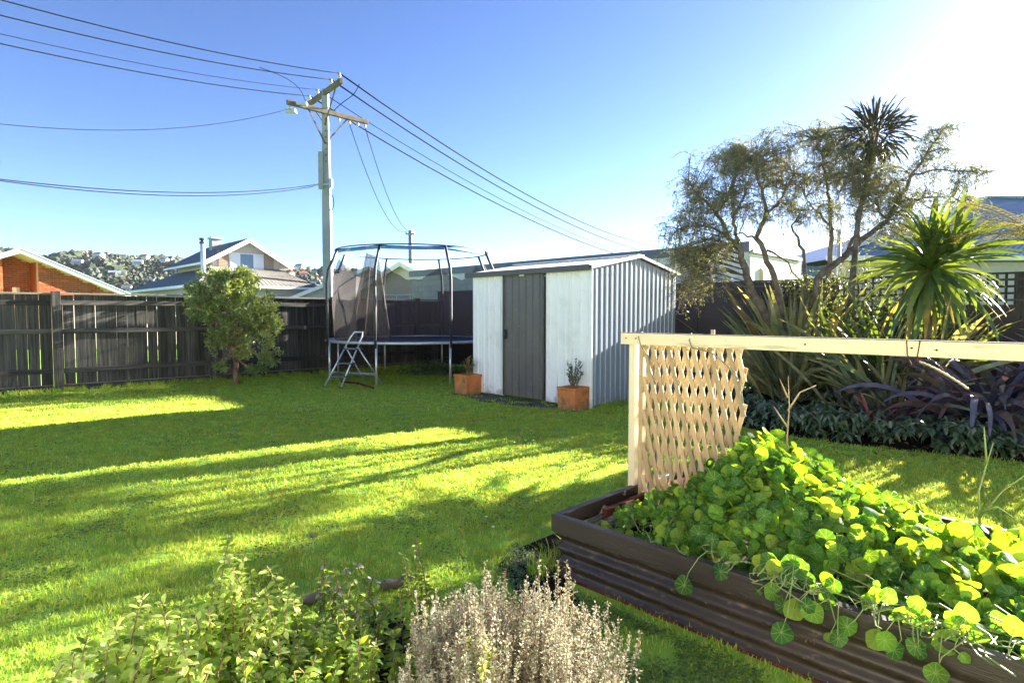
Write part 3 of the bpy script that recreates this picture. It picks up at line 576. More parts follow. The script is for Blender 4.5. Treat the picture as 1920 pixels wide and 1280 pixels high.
# ================================================================== THIN MORNING HAZE over the hill
hz = bpy.data.materials.new('thin_haze'); hz.use_nodes = True; ht = hz.node_tree
for n_ in list(ht.nodes):
    if n_.type == 'BSDF_PRINCIPLED': ht.nodes.remove(n_)
pv = ht.nodes.new('ShaderNodeVolumePrincipled'); pv.inputs['Color'].default_value = (.82, .90, 1, 1); pv.inputs['Density'].default_value = .000032; ht.links.new(pv.outputs[0], ht.nodes['Material Output'].inputs['Volume'])
bb = MB(); bb.box((0, 640, 69.5), (3400, 1410, 142)); o = bb.build('haze', hz); o['kind'] = 'stuff'

# ================================================================== GARDEN SHED
A1 = math.atan2(V.y, V.x)
t = thing('garden_shed', 'small metal shed with white front, brown sliding door, ribbed side with blue grey shade painted in, low gable roof', 'shed', C0)
def sp(a, c, z=0): return C0+V*a+U*c+Z*z       # a along the front to the left, c along the side to the back
def ribbed(name, m, o, d, n, W_, zt, pitch, rw, rh, z0=.03, first=.5):
    """a ribbed sheet W_ wide from o along d, ribs proud along n, top height zt(s)"""
    xs = [(0, 0)]; s = pitch*first
    while s < W_-rw: xs += [(s-rw/2, 0), (s-rw*.22, rh), (s+rw*.22, rh), (s+rw/2, 0)]; s += pitch
    xs.append((W_, 0)); xs = [(max(0, min(W_, a)), h) for a, h in xs]; b_ = MB()
    for a, h in xs:
        q = o+d*a+n*h; b_.v += [(q.x, q.y, z0), (q.x, q.y, zt(a)), ]
    for a, h in xs:
        q = o+d*a+n*(h-.002); b_.v += [(q.x, q.y, z0), (q.x, q.y, zt(a))]
    k = len(xs); b_.f = [(2*i, 2*i+2, 2*i+3, 2*i+1) for i in range(k-1)]+[(2*k+2*i+1, 2*k+2*i+3, 2*k+2*i+2, 2*k+2*i) for i in range(k-1)]; b_.mi = [0]*len(b_.f)
    return b_.build(name, m, t)
EV = lambda s: EAVE
ribbed('front_panel', M['shedwhite'], sp(0, 0), V, -U, .44, EV, .15, .026, .016)
ribbed('front_panel', M['shedwhite'], sp(.442, -.002), V, -U, .46, EV, .15, .026, .016)
ribbed('front_panel', M['shedwhite'], sp(1.84, 0), V, -U, .42, EV, .15, .026, .016)
ribbed('front_panel', M['shedwhite'], sp(2.262, -.002), V, -U, SW-2.262, EV, .15, .026, .016)
dr = ribbed('door', M['sheddoor'], sp(.93, -.03), V, -U, .90, lambda s: EAVE-.02, .152, .026, .017, .05)
for a in (.93, 1.815): board('door_stile', dr, M['shedtrim'], sp(a, -.035, .05), sp(a, -.035, EAVE-.02), .03, .025, up=U)
bb = MB(); h0 = sp(1.76, -.055, 0); bb.tube([h0+Z*1.0, h0-U*.03+Z*1.02, h0-U*.035+Z*1.06, h0-U*.03+Z*1.10, h0+Z*1.12], .014, 8); bb.box((0, 0, 0), (.07, .012, .16), Matrix.Translation(h0+Z*1.06+U*.008) @ Matrix.Rotation(A1, 4, 'Z')); bb.build('handle', M['black'], dr)
bb = MB(); bb.box((0, 0, 0), (.10, .02, .035), Matrix.Translation(sp(1.38, -.055, EAVE-.04)) @ Matrix.Rotation(A1, 4, 'Z')); bb.build('door_bracket', M['whitepaint'], dr)
board('door_track', t, M['shedtrim'], sp(.02, -.045, EAVE-.005), sp(SW, -.045, EAVE-.005), .05, .05)
gz = lambda s: EAVE+(RIDGE-EAVE)*(1-abs(s-SD/2)/(SD/2))
for k in range(3):
    s0 = k*SD/3
    ribbed('side_panel', M['shedshade'], sp(-.004-.001*k, s0), U, -V, SD/3+.004, (lambda s, s0=s0: gz(min(s+s0, SD))), .128, .034, .013)
board('corner_trim', t, M['shedwhite'], sp(.012, -.006, .02), sp(.012, -.006, EAVE), .035, .03, up=U)
board('corner_trim', t, M['shedshade'], sp(.0, SD, .02), sp(.0, SD, EAVE), .03, .04, up=U)
bb = MB(); bb.add([sp(SW, 0, 0), sp(SW, SD, 0), sp(SW, SD, EAVE), sp(SW, SD/2, RIDGE), sp(SW, 0, EAVE), sp(0, SD, 0), sp(0, SD, EAVE)], [(0, 1, 2, 3, 4), (1, 5, 6, 2)]); bb.build('back_walls', M['shedshade'], t)
for c0_, c1_, nm_ in ((-.10, SD/2, 'f'), (SD+.10, SD/2, 'b')):
    z0 = EAVE+.02-(.1)*(RIDGE-EAVE)/(SD/2); b_ = MB(); N_ = 96; L_ = SW+.12
    for i in range(N_+1):
        a = -.05+L_*i/N_; h = .012*(i % 4 in (0, 1))
        b_.v += [tuple(sp(a, c0_, z0+.02+h)), tuple(sp(a, c1_, RIDGE+.035+h))]
    b_.f = [(2*i, 2*i+2, 2*i+3, 2*i+1) for i in range(N_)]; b_.mi = [0]*N_; b_.build('roof_sheet', M['shedwhite'], t)
board('ridge_cap', t, M['shedwhite'], sp(-.07, SD/2, RIDGE+.052), sp(SW+.08, SD/2, RIDGE+.052), .18, .012)
board('roof_fascia', t, M['shedtrim'], sp(-.02, -.11, EAVE+.005), sp(SW+.09, -.11, EAVE+.005), .022, .085, bevel=.003)
for c0_ in (-.10, SD+.10): board('gable_trim', t, M['whitepaint'] if c0_ < 0 else M['shedtrim'], sp(-.055, c0_, EAVE+.01), sp(-.055, SD/2, RIDGE+.035), .02, .045)
bb = MB()
for i in range(26):
    zz = random.uniform(.2, 1.9); a = random.choice([.30, 1.0, 1.7, .55, 2.05, 2.4]); q = sp(a, -.048 if .93 < a < 1.83 else -.012, zz); bb.box(q, (.006, .006, .006))
bb.build('screw_heads', M['steel'], t, kind='stuff')

# ================================================================== POTS
def pot(cx, cy, s, h, label, plabel, style):
    t = thing('terracotta_pot', label, 'plant pot', (cx, cy, 0), R(45), 'square terracotta pots by the shed')
    def ring(r0, z): return [(r0*sx, r0*sy, z) for sx, sy in ((-1, -1), (1, -1), (1, 1), (-1, 1))]
    v = []; prof = [(s*.47, 0), (s*.49, h*.86), (s*.52, h*.87), (s*.52, h), (s*.44, h), (s*.42, h*.85)]
    for r_, z in prof: v += ring(r_, z+.008)
    f = [(3, 2, 1, 0)]+[(i*4+k, i*4+(k+1) % 4, (i+1)*4+(k+1) % 4, (i+1)*4+k) for i in range(len(prof)-1) for k in range(4)]
    inst('body', mesh('pot_body', v, f, M['terra']), t, WM[t.name].copy(), bevel=.006)
    v = ring(s*.425, h*.87); inst('soil', mesh('pot_soil', v, [(0, 1, 2, 3)], M['soil']), t, WM[t.name].copy())
    q = thing('potted_shrub', plabel, 'shrub', (cx, cy, h*.87))
    base = Vector((cx, cy, h*.87)); bb = MB(); Pt, D = [], []
    for k in range(15 if style else 13):
        a = random.uniform(0, 6.28); tilt = random.uniform(.05, .55); L_ = random.uniform(.22, .42)*(1 if style else .85)
        d = Vector((math.cos(a)*math.sin(tilt), math.sin(a)*math.sin(tilt), math.cos(tilt))); b0 = base+Vector((random.uniform(-.02, .02), random.uniform(-.02, .02), 0))
        pts = [b0, b0+d*L_*.5+Z*.01, b0+d*L_+Z*.03]; bb.tube(pts, [.005, .004, .002], 5)
        for j in range(30):
            f_ = random.uniform(.25, 1.05); Pt.append(b0+d*L_*f_+Z*.02*f_); D.append(Vector((random.gauss(0, 1), random.gauss(0, 1), random.uniform(-.2, 1.4)))+d)
    bb.build('stems', M['shrubbark'], q)
    n = len(Pt); Vv, F = quads(np.array(Pt), np.array(D), rdir(n), rng.uniform(.025, .045, n), rng.uniform(.012, .02, n), .1)
    npobj('foliage', Vv, F, LM['box'] if style else LM['dryshrub'], q)
LM = {}
LM['box'] = leafmat('box_leaves', [(.03, .06, .02), (.06, .11, .03), (.10, .14, .05)], .25)
LM['dryshrub'] = leafmat('yellowing_leaves', [(.08, .09, .02), (.20, .16, .05), (.14, .09, .05), (.25, .22, .07)], .3)
LM['nast'] = leafmat('nasturtium_leaves', [(.035, .12, .03), (.07, .20, .025), (.16, .32, .03), (.04, .14, .04), (.10, .25, .03), (.30, .42, .05), (.05, .17, .03)], .58, .6, (2.3, 1.75, .3), .3, veins=True)
LM['flax'] = leafmat('green_flax_blades', [(.15, .18, .09), (.28, .29, .13), (.12, .17, .11), (.45, .38, .20), (.20, .25, .17)], .28, .38, (1.5, 1.3, .4), .6)
LM['purple'] = leafmat('purple_flax_blades', [(.06, .058, .085), (.10, .095, .14), (.055, .062, .10), (.14, .085, .08), (.08, .07, .07)], .12, .28, (2.0, .9, .5), 1.0)
LM['pink'] = leafmat('red_pink_blades', [(.38, .12, .16), (.48, .20, .24), (.26, .09, .13)], .3, .4)
LM['cord'] = leafmat('cabbage_tree_blades', [(.05, .09, .025), (.09, .15, .035), (.16, .22, .05), (.06, .11, .05)], .32, .42, (1.7, 1.4, .35), .6)
LM['oldcord'] = leafmat('yellow_old_blades', [(.30, .22, .06), (.38, .30, .09)], .4, .6)
LM['lance'] = leafmat('lancewood_leaves', [(.030, .028, .018), (.055, .045, .028), (.04, .05, .03)], .08, .5)
LM['weep'] = leafmat('willowy_leaves', [(.13, .15, .085), (.20, .21, .10), (.10, .12, .09), (.30, .30, .12)], .35, .5, (1.5, 1.35, .5))
LM['seed'] = leafmat('hanging_brown_seed_strings', [(.24, .17, .14), (.16, .12, .10), (.28, .21, .17)], .15, .8)
LM['shrub'] = leafmat('olive_shrub_leaves', [(.09, .14, .05), (.15, .21, .06), (.25, .30, .09), (.12, .18, .11)], .28, .38, (1.5, 1.3, .4), .6)
LM['herb'] = leafmat('herb_leaves', [(.10, .20, .03), (.20, .33, .045), (.32, .45, .07), (.12, .22, .035)], .5, .42, (2.0, 1.6, .4), .5)
LM['herbpale'] = leafmat('pale_herb_leaves', [(.40, .56, .13), (.52, .66, .19), (.60, .68, .30)], .5, .5, (1.6, 1.4, .5), .4)
LM['thyme'] = leafmat('silvery_thyme_leaves', [(.33, .33, .25), (.44, .42, .32), (.22, .25, .17), (.38, .30, .25)], .25, .7, (1.1, 1.05, .8))
LM['clover'] = leafmat('clover_leaves', [(.06, .12, .03), (.09, .16, .04), (.13, .18, .06)], .3)
LM['helle'] = leafmat('dark_ground_leaves', [(.035, .07, .03), (.06, .11, .045), (.10, .15, .07), (.18, .20, .13)], .12, .35, spec=.7)
LM['fern'] = leafmat('tree_fern_fronds', [(.14, .16, .04), (.22, .22, .06), (.09, .11, .03)], .45, .5, (1.7, 1.4, .5))
LM['litter'] = leafmat('fallen_leaves', [(.16, .06, .02), (.25, .12, .05), (.10, .05, .03), (.32, .22, .12)], .1, .8)
LM['yellow'] = leafmat('yellow_leaf', [(.75, .42, .01), (.85, .5, .02)], .4, .6, (1.1, 1, .3))
p1 = P(876, 741, z=0); p2 = P(1077, 771, z=0)
pot(p1.x, p1.y+.18, .345, .34, 'square orange terracotta pot at the left end of the white shed', 'small yellowing dry shrub in the pot left of the shed door', 0)
pot(p2.x, p2.y+.16, .335, .33, 'square orange terracotta pot with a dark stain at the near corner of the shed', 'small leafy green shrub in the pot right of the shed door', 1)

# ================================================================== TRAMPOLINE
TC = Vector((-2.2, 13.1, 0)); TR = 1.86; RH = .83; PH = math.atan2(-TC.x, -TC.y)   # direction to the camera
def tp_(k, r, z=0, off=0): a = k*math.pi/4+math.pi/8+off; q = math.atan2(-TC.y, -TC.x)+a; return TC+Vector((math.cos(q)*r, math.sin(q)*r, z))
t = thing('trampoline', 'round trampoline with black net, padded poles and faded blue top ring beside the shed', 'trampoline', TC)
def circ(r, z, n=48): return [tp_(8*k/n, r, z) for k in range(n)]
bb = MB(); bb.tube(circ(TR, RH), .028, 8, close=True); bb.build('frame_ring', M['steel'], t, True)
bb = MB(); cc = circ(TR-.17, RH+.0, 48); bb.add([TC+Z*(RH-.03)]+cc, [(0, k+1, (k+1) % 48+1) for k in range(48)]); bb.build('jumping_mat', M['tmat'], t)
bb = MB(); c1_, c2_ = circ(TR-.02, RH, 96), circ(TR-.18, RH, 96)
for a, c in zip(c1_, c2_): bb.tube([a, c], .007, 4, cap=False)
bb.build('springs', M['steel'], t, kind='stuff')
for k in range(8):
    bb = MB(); b0 = tp_(k, TR, 0); bb.tube([b0+Z*.0, b0+Z*(RH-.02)], .024, 8); bb.build('leg', M['alu'], t, True)
    pts = [tp_(k, TR+.035, RH-.1), tp_(k, TR+.035, 1.4), tp_(k, TR+.035, 2.05), tp_(k, TR+.0, 2.3), tp_(k, TR-.10, 2.52), tp_(k, TR-.2, 2.74)]
    bb = MB(); bb.tube(pts, [.024, .029, .029, .029, .028, .026], 8); bb.build('net_pole', M['foam'], t, True)
for k in (6, 7, 0):
    n = 10; bb = MB()
    for j in range(n+1):
        f_ = k+(j/n)*.96+.02; s_ = .02*math.sin(j/n*math.pi)
        bb.v += [tuple(tp_(f_, TR-.20, 2.74-s_)), tuple(tp_(f_, TR-.185, 2.665-s_)), tuple(tp_(f_, TR-.215, 2.665-s_))]
    bb.f = [q for j in range(n) for q in ((3*j, 3*j+3, 3*j+4, 3*j+1), (3*j, 3*j+2, 3*j+5, 3*j+3), (3*j+1, 3*j+4, 3*j+5, 3*j+2))]; bb.mi = [0]*len(bb.f); bb.build('top_sleeve', M['bluecloth'], t, True)
bb = MB(); bb.tube(circ(TR-.20, 2.75), .013, 6, close=True); bb.build('top_ring', M['black'], t, True)
nm_ = bpy.data.materials.new('fine_black_netting'); nm_.use_nodes = True; q = nm_.node_tree; pb = q.nodes['Principled BSDF']; pb.inputs['Base Color'].default_value = (.075, .06, .06, 1); pb.inputs['Roughness'].default_value = .8
tr = q.nodes.new('ShaderNodeBsdfTransparent'); mx = q.nodes.new('ShaderNodeMixShader'); mx.inputs[0].default_value = .68; q.links.new(tr.outputs[0], mx.inputs[1]); q.links.new(pb.outputs[0], mx.inputs[2]); q.links.new(mx.outputs[0], q.nodes['Material Output'].inputs[0])
# net hangs from the left poles round the back to the right pole; front bay left open
def net(k0, k1, topf, name, n=90, m=14, fold=.03):
    bb = MB()
    for i in range(n+1):
        f_ = k0+(k1-k0)*i/n; zt = topf(f_)
        for j in range(m+1):
            zz = RH+.02+(zt-RH)*j/m; rr = TR-.17+(.04*math.sin(j/m*3.1))+fold*math.sin(f_*9+j*.35)*math.sin(f_*3.3)+fold*.5*mnoise.noise(Vector((f_*3, zz*2, 1)))
            if zz > 2.2: rr -= (zz-2.2)*.25
            bb.v.append(tuple(tp_(f_, rr, zz)))
    bb.f = [(i*(m+1)+j, (i+1)*(m+1)+j, (i+1)*(m+1)+j+1, i*(m+1)+j+1) for i in range(n) for j in range(m)]; bb.mi = [0]*len(bb.f)
    return bb.build(name, nm_, t, True)
def sag(f_): 
    u_ = f_ % 1; return 2.58-.30*math.sin(math.pi*u_)-.02*math.sin(f_*23)
net(1.05, 6.6, lambda f_: sag(f_)-.05, 'net')
# gathered curtain of slack netting by the left-hand front poles
bb = MB(); n, m = 40, 16
for i in range(n+1):
    for j in range(m+1):
        u_ = i/n; w_ = j/m; top = tp_(6.75, TR-.22, 2.6); botc = tp_(6.1, TR-.3, RH+.02).lerp(tp_(6.95, TR-.75, RH+.02), u_)
        q = botc.lerp(top+Vector((.25*u_, 0, -.1*u_)), w_)+Vector((.05*math.sin(u_*22)*(1-w_*.6), .05*math.cos(u_*19)*(1-w_*.6), 0))
        bb.v.append(tuple(q))
bb.f = [(i*(m+1)+j, (i+1)*(m+1)+j, (i+1)*(m+1)+j+1, i*(m+1)+j+1) for i in range(n) for j in range(m)]; bb.mi = [0]*len(bb.f); bb.build('gathered_net', nm_, t, True)
# rusty pipe and little fern under it
bb = MB(); bb.tube([P(640, 716, z=.03), P(668, 718, z=.03), P(700, 727, z=.03)], .022, 6); o = bb.build('rusty_pipe', M['rust'], None, True); tag(o, 'short rusty pipe lying on the grass under the step ladder', 'pipe')
bb = MB(); q0 = P(683, 690, z=0); bb.tube([q0, q0+Z*.42, q0+Vector((-.12, 0, .46))], .018, 6); bb.tube([q0+Z*.42, q0+Vector((.1, 0, .43))], .03, 6); o = bb.build('garden_tap', M['shrubbark'], None, True); tag(o, 'brown garden tap on a short pipe under the trampoline', 'tap')

# ================================================================== STEP LADDER
la = P(640, 728, z=0); t = thing('step_ladder', 'folding aluminium step ladder with three dark treads beside the trampoline', 'ladder', la)
lx = Vector((.86, -.5, 0)); ly = Vector((.5, .86, 0))        # across the treads / towards the back legs
lx = Vector((.93, -.36, 0)).normalized(); ly = Vector((.80, .60, 0)).normalized()
LW = .36; top = .78
fl_ = la-lx*.40; fr_ = la-lx*.02
tl, tr_ = fl_+ly*.40+lx*.05+Z*top, fr_+ly*.40-lx*.05+Z*top
for a, c, n_ in ((fl_, tl, 'leg'), (fr_, tr_, 'leg')):
    bb = MB(); bb.tube([a, c], .016, 8); bb.build(n_, M['alu'], t, True)
bb = MB(); hh = [tl, tl.lerp(fl_, -.22), tl.lerp(fl_, -.34)+lx*.03]; hr_ = [tr_.lerp(fr_, -.34)-lx*.03, tr_.lerp(fr_, -.22), tr_]
bb.tube(hh+hr_, .015, 8); bb.build('handle', M['alu'], t, True)
for a, c in ((fl_, tl), (fr_, tr_)):
    bk = a+ly*.85; bb = MB(); bb.tube([c-Z*.03, bk], .014, 8); bb.build('back_leg', M['alu'], t, True)
bb = MB(); bb.tube([fl_.lerp(tl, .38), (fl_+ly*.85).lerp(tl, .25)], .007, 6); bb.tube([fr_.lerp(tr_, .38), (fr_+ly*.85).lerp(tr_, .25)], .007, 6); bb.tube([(fl_+ly*.85).lerp(tl, .3), (fr_+ly*.85).lerp(tr_, .3)], .010, 6); bb.build('strut', M['alu'], t)
for k, w_ in ((.27, .16), (.58, .16), (.93, .20)):
    a, c = fl_.lerp(tl, k), fr_.lerp(tr_, k); board('tread', t, M['step'], a+ly*.05, c+ly*.05, w_, .028, bevel=.004)
for a in (fl_, fr_): bb = MB(); bb.box(a+Z*.015, (.04, .04, .03)); bb.build('foot', M['black'], t)

# ================================================================== RAISED BED
RA = Vector((.707107, -.707107, 0)); RB = U.copy()
R0 = P(1050, 1078, z=0)-RA*.005; BL, BW, RIMZ = 3.3, 1.37, .335
def rb(a, c, z=0): return R0+RA*a+RB*c+Z*z
t = thing('raised_bed', 'raised garden bed of dark brown horizontal corrugated iron with a painted timber rim', 'garden bed', rb(0, 0))
def corrside(name, o, d, n, L_):
    v = []; Nz = 44; Nx = 30
    for j in range(Nz+1):
        z = .252*j/Nz; h = .0115*math.cos(2*math.pi*(z-.0)/.076)
        for i in range(Nx+1):
            q = o+d*(L_*i/Nx)+n*(h+.003*mnoise.noise(Vector((i*.5, j*.1, 3)))); v.append((q.x, q.y, z+.002))
    f = [(j*(Nx+1)+i, j*(Nx+1)+i+1, (j+1)*(Nx+1)+i+1, (j+1)*(Nx+1)+i) for j in range(Nz) for i in range(Nx)]
    bb = MB(); bb.v = v; bb.f = f; bb.mi = [0]*len(f); return bb.build(name, M['bedsteel'], t, True)
corrside('corrugated_sheet', rb(.0, 0), RA, -RB, BL); corrside('corrugated_sheet', rb(0, 0), RB, -RA, BW); corrside('corrugated_sheet', rb(0, BW), RA, RB, BL)
for a, c, w_ in ((rb(-.03, -.012), rb(BL, -.012), .045), (rb(-.03, BW+.012), rb(BL, BW+.012), .045)):
    board('rim_board', t, M['rimwood'], a+Z*(RIMZ-.047), c+Z*(RIMZ-.047), w_, .090, bevel=.004)
board('rim_board', t, M['rimwood'], rb(-.012, .012, RIMZ-.047), rb(-.012, BW-.012, RIMZ-.047), .045, .088, bevel=.004)
board('inner_board', t, M['greywood'], rb(.045, .04, RIMZ-.12), rb(.045, BW-.04, RIMZ-.12), .02, .10)
board('red_batten', t, M['rust'], rb(.075, .30, RIMZ-.055), rb(.075, BW-.06, RIMZ-.055), .03, .05)
board('bottom_edge', t, M['rust'], rb(0, -.014, .007), rb(BL, -.014, .007), .006, .014)
bb = MB(); n = 24
for i in range(n+1):
    for j in range(9): q = rb(.03+(BL-.06)*i/n, .02+(BW-.04)*j/8); bb.v.append((q.x, q.y, .19+.03*mnoise.noise(Vector((i*.7, j*.7, 5)))))
bb.f = [(i*9+j, (i+1)*9+j, (i+1)*9+j+1, i*9+j+1) for i in range(n) for j in range(8)]; bb.mi = [0]*len(bb.f); bb.build('soil', M['soil'], t, True)
for k, (a, c, z, L_) in enumerate([(.10, .18, .235, .42), (.16, .30, .24, .5)]):
    o = board('timber_offcut', None, M['greywood'], rb(a, c, z), rb(a+.03+.12*k, c+L_, z+.03), .05, .03, bevel=.003)
    tag(o, ['grey timber offcut lying on soil against the near end of the bed', 'grey timber offcut lying on soil closer to the trellis post'][k], 'timber offcut')

# ================================================================== TRELLIS FRAME
T0 = P(1186, 955, z=.17); T0.z = 0
def tr2(a, z, off=0): return T0+RA*a+RB*off+Z*z
t = thing('trellis_frame', 'cream timber rail above the raised bed, holding an expanding lattice at its left end', 'trellis', T0)
board('post', t, M['cream'], tr2(0, .16, .0), tr2(0, 1.215, .0), .045, .045, up=RB, bevel=.003)
board('post', t, M['treat'], tr2(.055, .16, .012), tr2(.055, 1.215, .012), .028, .04, up=RB, bevel=.003)
board('post', t, M['cream'], tr2(2.75, .16, .0), tr2(2.75, 1.215, .0), .07, .045, up=RB, bevel=.003)
board('rail', t, M['cream'], tr2(-.06, 1.247, -.035), tr2(3.0, 1.247, -.035), .045, .069, bevel=.003)
board('rail_top', t, M['greywood'], tr2(-.058, 1.2835, -.035), tr2(3.0, 1.2835, -.035), .043, .003)
for a, z in ((-.02, 1.25), (.05, 1.25), (.30, 1.25), (.62, 1.255), (.75, 1.24), (1.02, 1.25), (1.46, 1.25), (1.55, 1.245), (1.75, 1.25)):
    bb = MB(); q = tr2(a, z, -.058); bb.tube([q, q-RB*.004], .0045, 8); bb.build('nail_head', M['rust'] if random.random() < .4 else M['steel'], t)
lat = inst('lattice', mesh('lattice_core', [(0, 0, 0), (0, 0, .01), (0, .01, 0)], [(0, 1, 2)], M['treat']), t, Matrix.Translation(tr2(.1, 1.2, .01)))
LA0, LA1, LZ0, LZ1 = .075, .70, .20, 1.225; SLP = 3.9
def clip(a0, z0, a1, z1):
    def cut(p, q, ax, v, keep_gt):
        pin = (p[ax] > v) == keep_gt; qin = (q[ax] > v) == keep_gt
        if pin and qin: return p, q
        if not pin and not qin: return None
        k = (v-p[ax])/(q[ax]-p[ax]); m_ = (p[0]+(q[0]-p[0])*k, p[1]+(q[1]-p[1])*k)
        return (p, m_) if pin else (m_, q)
    s_ = ((a0, z0), (a1, z1))
    for ax, v, g in ((0, LA0, True), (0, LA1, False), (1, LZ0, True), (1, LZ1, False)):
        s_ = cut(s_[0], s_[1], ax, v, g)
        if s_ is None: return None
    return s_
for dr_, off in ((-1, -.008), (1, .008)):
    a = LA0-.5 if dr_ == 1 else LA0
    while a < LA1+.5:
        j = random.uniform(-.003, .003)
        if dr_ == 1: c_ = clip(a+j, LZ0-.01, a+(LZ1-LZ0)/SLP+j, LZ1+.01)
        else: c_ = clip(a+j, LZ0-.01, a-(LZ1-LZ0)/SLP+j, LZ1+.01)
        if c_ and abs(c_[1][1]-c_[0][1]) > .05: board('slat', lat, M['treat'], tr2(c_[0][0], c_[0][1], off), tr2(c_[1][0], c_[1][1], off), .007, .0255, up=RB.cross(Vector(tr2(c_[1][0], c_[1][1]))-Vector(tr2(c_[0][0], c_[0][1]))))
        a += .0525
for a, c in ((.50, .53), (.12, .15)): board('batten', t, M['greywood'], tr2(a, 1.31 if a > .3 else 1.16, .028), tr2(c, .25, .028), .022, .012, up=RB)
def string(pts, r, m, label):
    bb = MB(); bb.tube(pts, r, 5); o = bb.build('string', m, None, True, loc=pts[0]); tag(o, label, 'string')
string([tr2(.02+.10*math.sin(a), 1.245+.055*math.cos(a), -.066) for a in np.linspace(0.3, 5.9, 20)][:0] or [tr2(.075, 1.29, -.03), tr2(.07, 1.26, -.062), tr2(.085, 1.21, -.06), tr2(.12, 1.14, -.03), tr2(.13, 1.05, -.02), tr2(.17, .98, -.02)], .004, M['twine'], 'dark twine looped over the left end of the cream rail')
string([tr2(.40, 1.29, -.03), tr2(.405, 1.25, -.062), tr2(.42, 1.21, -.06), tr2(.52, 1.19, -.04), tr2(.60, 1.13, -.03), tr2(.68, 1.04, -.02), tr2(.70, .92, -.02)], .004, M['twine'], 'dark twine hanging over the rail at the right edge of the lattice')
string([tr2(1.44, 1.285, -.058), tr2(1.445, 1.22, -.061), tr2(1.46, 1.175, -.05), tr2(1.48, 1.20, -.06), tr2(1.49, 1.285, -.058)], .0022, M['rust'], 'thin rusty wire loop round the cream rail above the nasturtiums')
string([tr2(1.49+.17*k/20, 1.19-.10*(k/20)**1.3, -.06+.006*(-1)**k) for k in range(21)], .005, M['drystem'], 'pale dry vine tendril dangling from the wire loop on the rail')

# ================================================================== LEAF PROTOTYPES
def blade(L_, W_, a0, a1, seg=8, fold=.25, taper=.5, ripple=0, roll=0):
    """a strap leaf: grows from the origin, leaning from a0 to a1 (radians from upright) towards +X, folded along its middle"""
    v, uv = [], []; x = z = 0
    for i in range(seg+1):
        k = i/seg; a = a0+(a1-a0)*k**1.6
        if i: x += math.sin(a)*L_/seg; z += math.cos(a)*L_/seg
        w_ = W_*.5*(min(1, .55+k*1.6) if k < taper else max(.03, 1-((k-taper)/(1-taper))**1.7))
        nx, nz = -math.cos(a), math.sin(a)
        f_ = fold*w_
        rl = roll*(1-.35*k); cr, sr = math.cos(rl), math.sin(rl)
        for sgn in (-1, 0, 1):
            q_, h_ = sgn*w_, f_*abs(sgn); yy = q_*cr-h_*sr; nn_ = q_*sr+h_*cr
            v.append((x+nx*nn_, yy+ripple*math.sin(i*2.1), z+nz*nn_))
    f = [(3*i+j, 3*i+j+1, 3*i+j+4, 3*i+j+3) for i in range(seg) for j in (0, 1)]
    return v, f
def oval(L_, W_, cup=.15, droop=.3, seg=4, tip=1.0):
    v = []; x = z = 0
    for i in range(seg+1):
        k = i/seg; a = droop*k; 
        if i: x += math.cos(a)*L_/seg; z -= math.sin(a)*L_/seg
        w_ = W_*.5*max(.04, math.sin(math.pi*min(1, .06+.94*k**.85))**.8)
        for sgn in (-1, 0, 1): v.append((x, sgn*w_, z+abs(sgn)*w_*cup*2))
    return v, [(3*i+j, 3*i+j+1, 3*i+j+4, 3*i+j+3) for i in range(seg) for j in (0, 1)]
def place_leaves(parent, name, protos, mats, xf, nparts=300, stuff='foliage', smooth=True):
    """xf: list of (proto, material index, Matrix). Those nearest the camera are parts of their own, the rest one stuff part."""
    cl = Vector((0, 0, CAMH)); xf = sorted(xf, key=lambda q: (q[2].translation-cl).length); ms = {}
    for p_, mi_, Mx in xf[:nparts]:
        if (p_, mi_) not in ms: ms[(p_, mi_)] = mesh(name, protos[p_][0], protos[p_][1], mats[mi_], smooth=smooth, uv=protos[p_][2] if len(protos[p_]) > 2 else None)
        inst(name, ms[(p_, mi_)], parent, Mx)
    if len(xf) > nparts:
        Vs, Fs, MI, UV, n = [], [], [], [], 0
        PA = [np.array(p_[0]) for p_ in protos]
        for p_, mi_, Mx in xf[nparts:]:
            a = np.array(Mx); Vs.append(PA[p_] @ a[:3, :3].T+a[:3, 3]); Fs += [tuple(i+n for i in q) for q in protos[p_][1]]; MI += [mi_]*len(protos[p_][1]); n += len(PA[p_])
            if len(protos[p_]) > 2: UV.append(np.array(protos[p_][2]))
        Mw = WM[parent.name].inverted(); A = np.concatenate(Vs) @ np.array(Mw.to_3x3()).T+np.array(Mw.translation)
        inst(stuff, mesh(stuff, A, Fs, mats, MI, smooth, np.concatenate(UV) if UV else None), parent, WM[parent.name].copy(), 'stuff')
def rot(az, tilt=0, roll=0): return Matrix.Rotation(az, 4, 'Z') @ Matrix.Rotation(tilt, 4, 'Y') @ Matrix.Rotation(roll, 4, 'X')
def TRS(p, Rm, s=1): return Matrix.Translation(Vector(p)) @ Rm @ Matrix.Scale(s, 4)

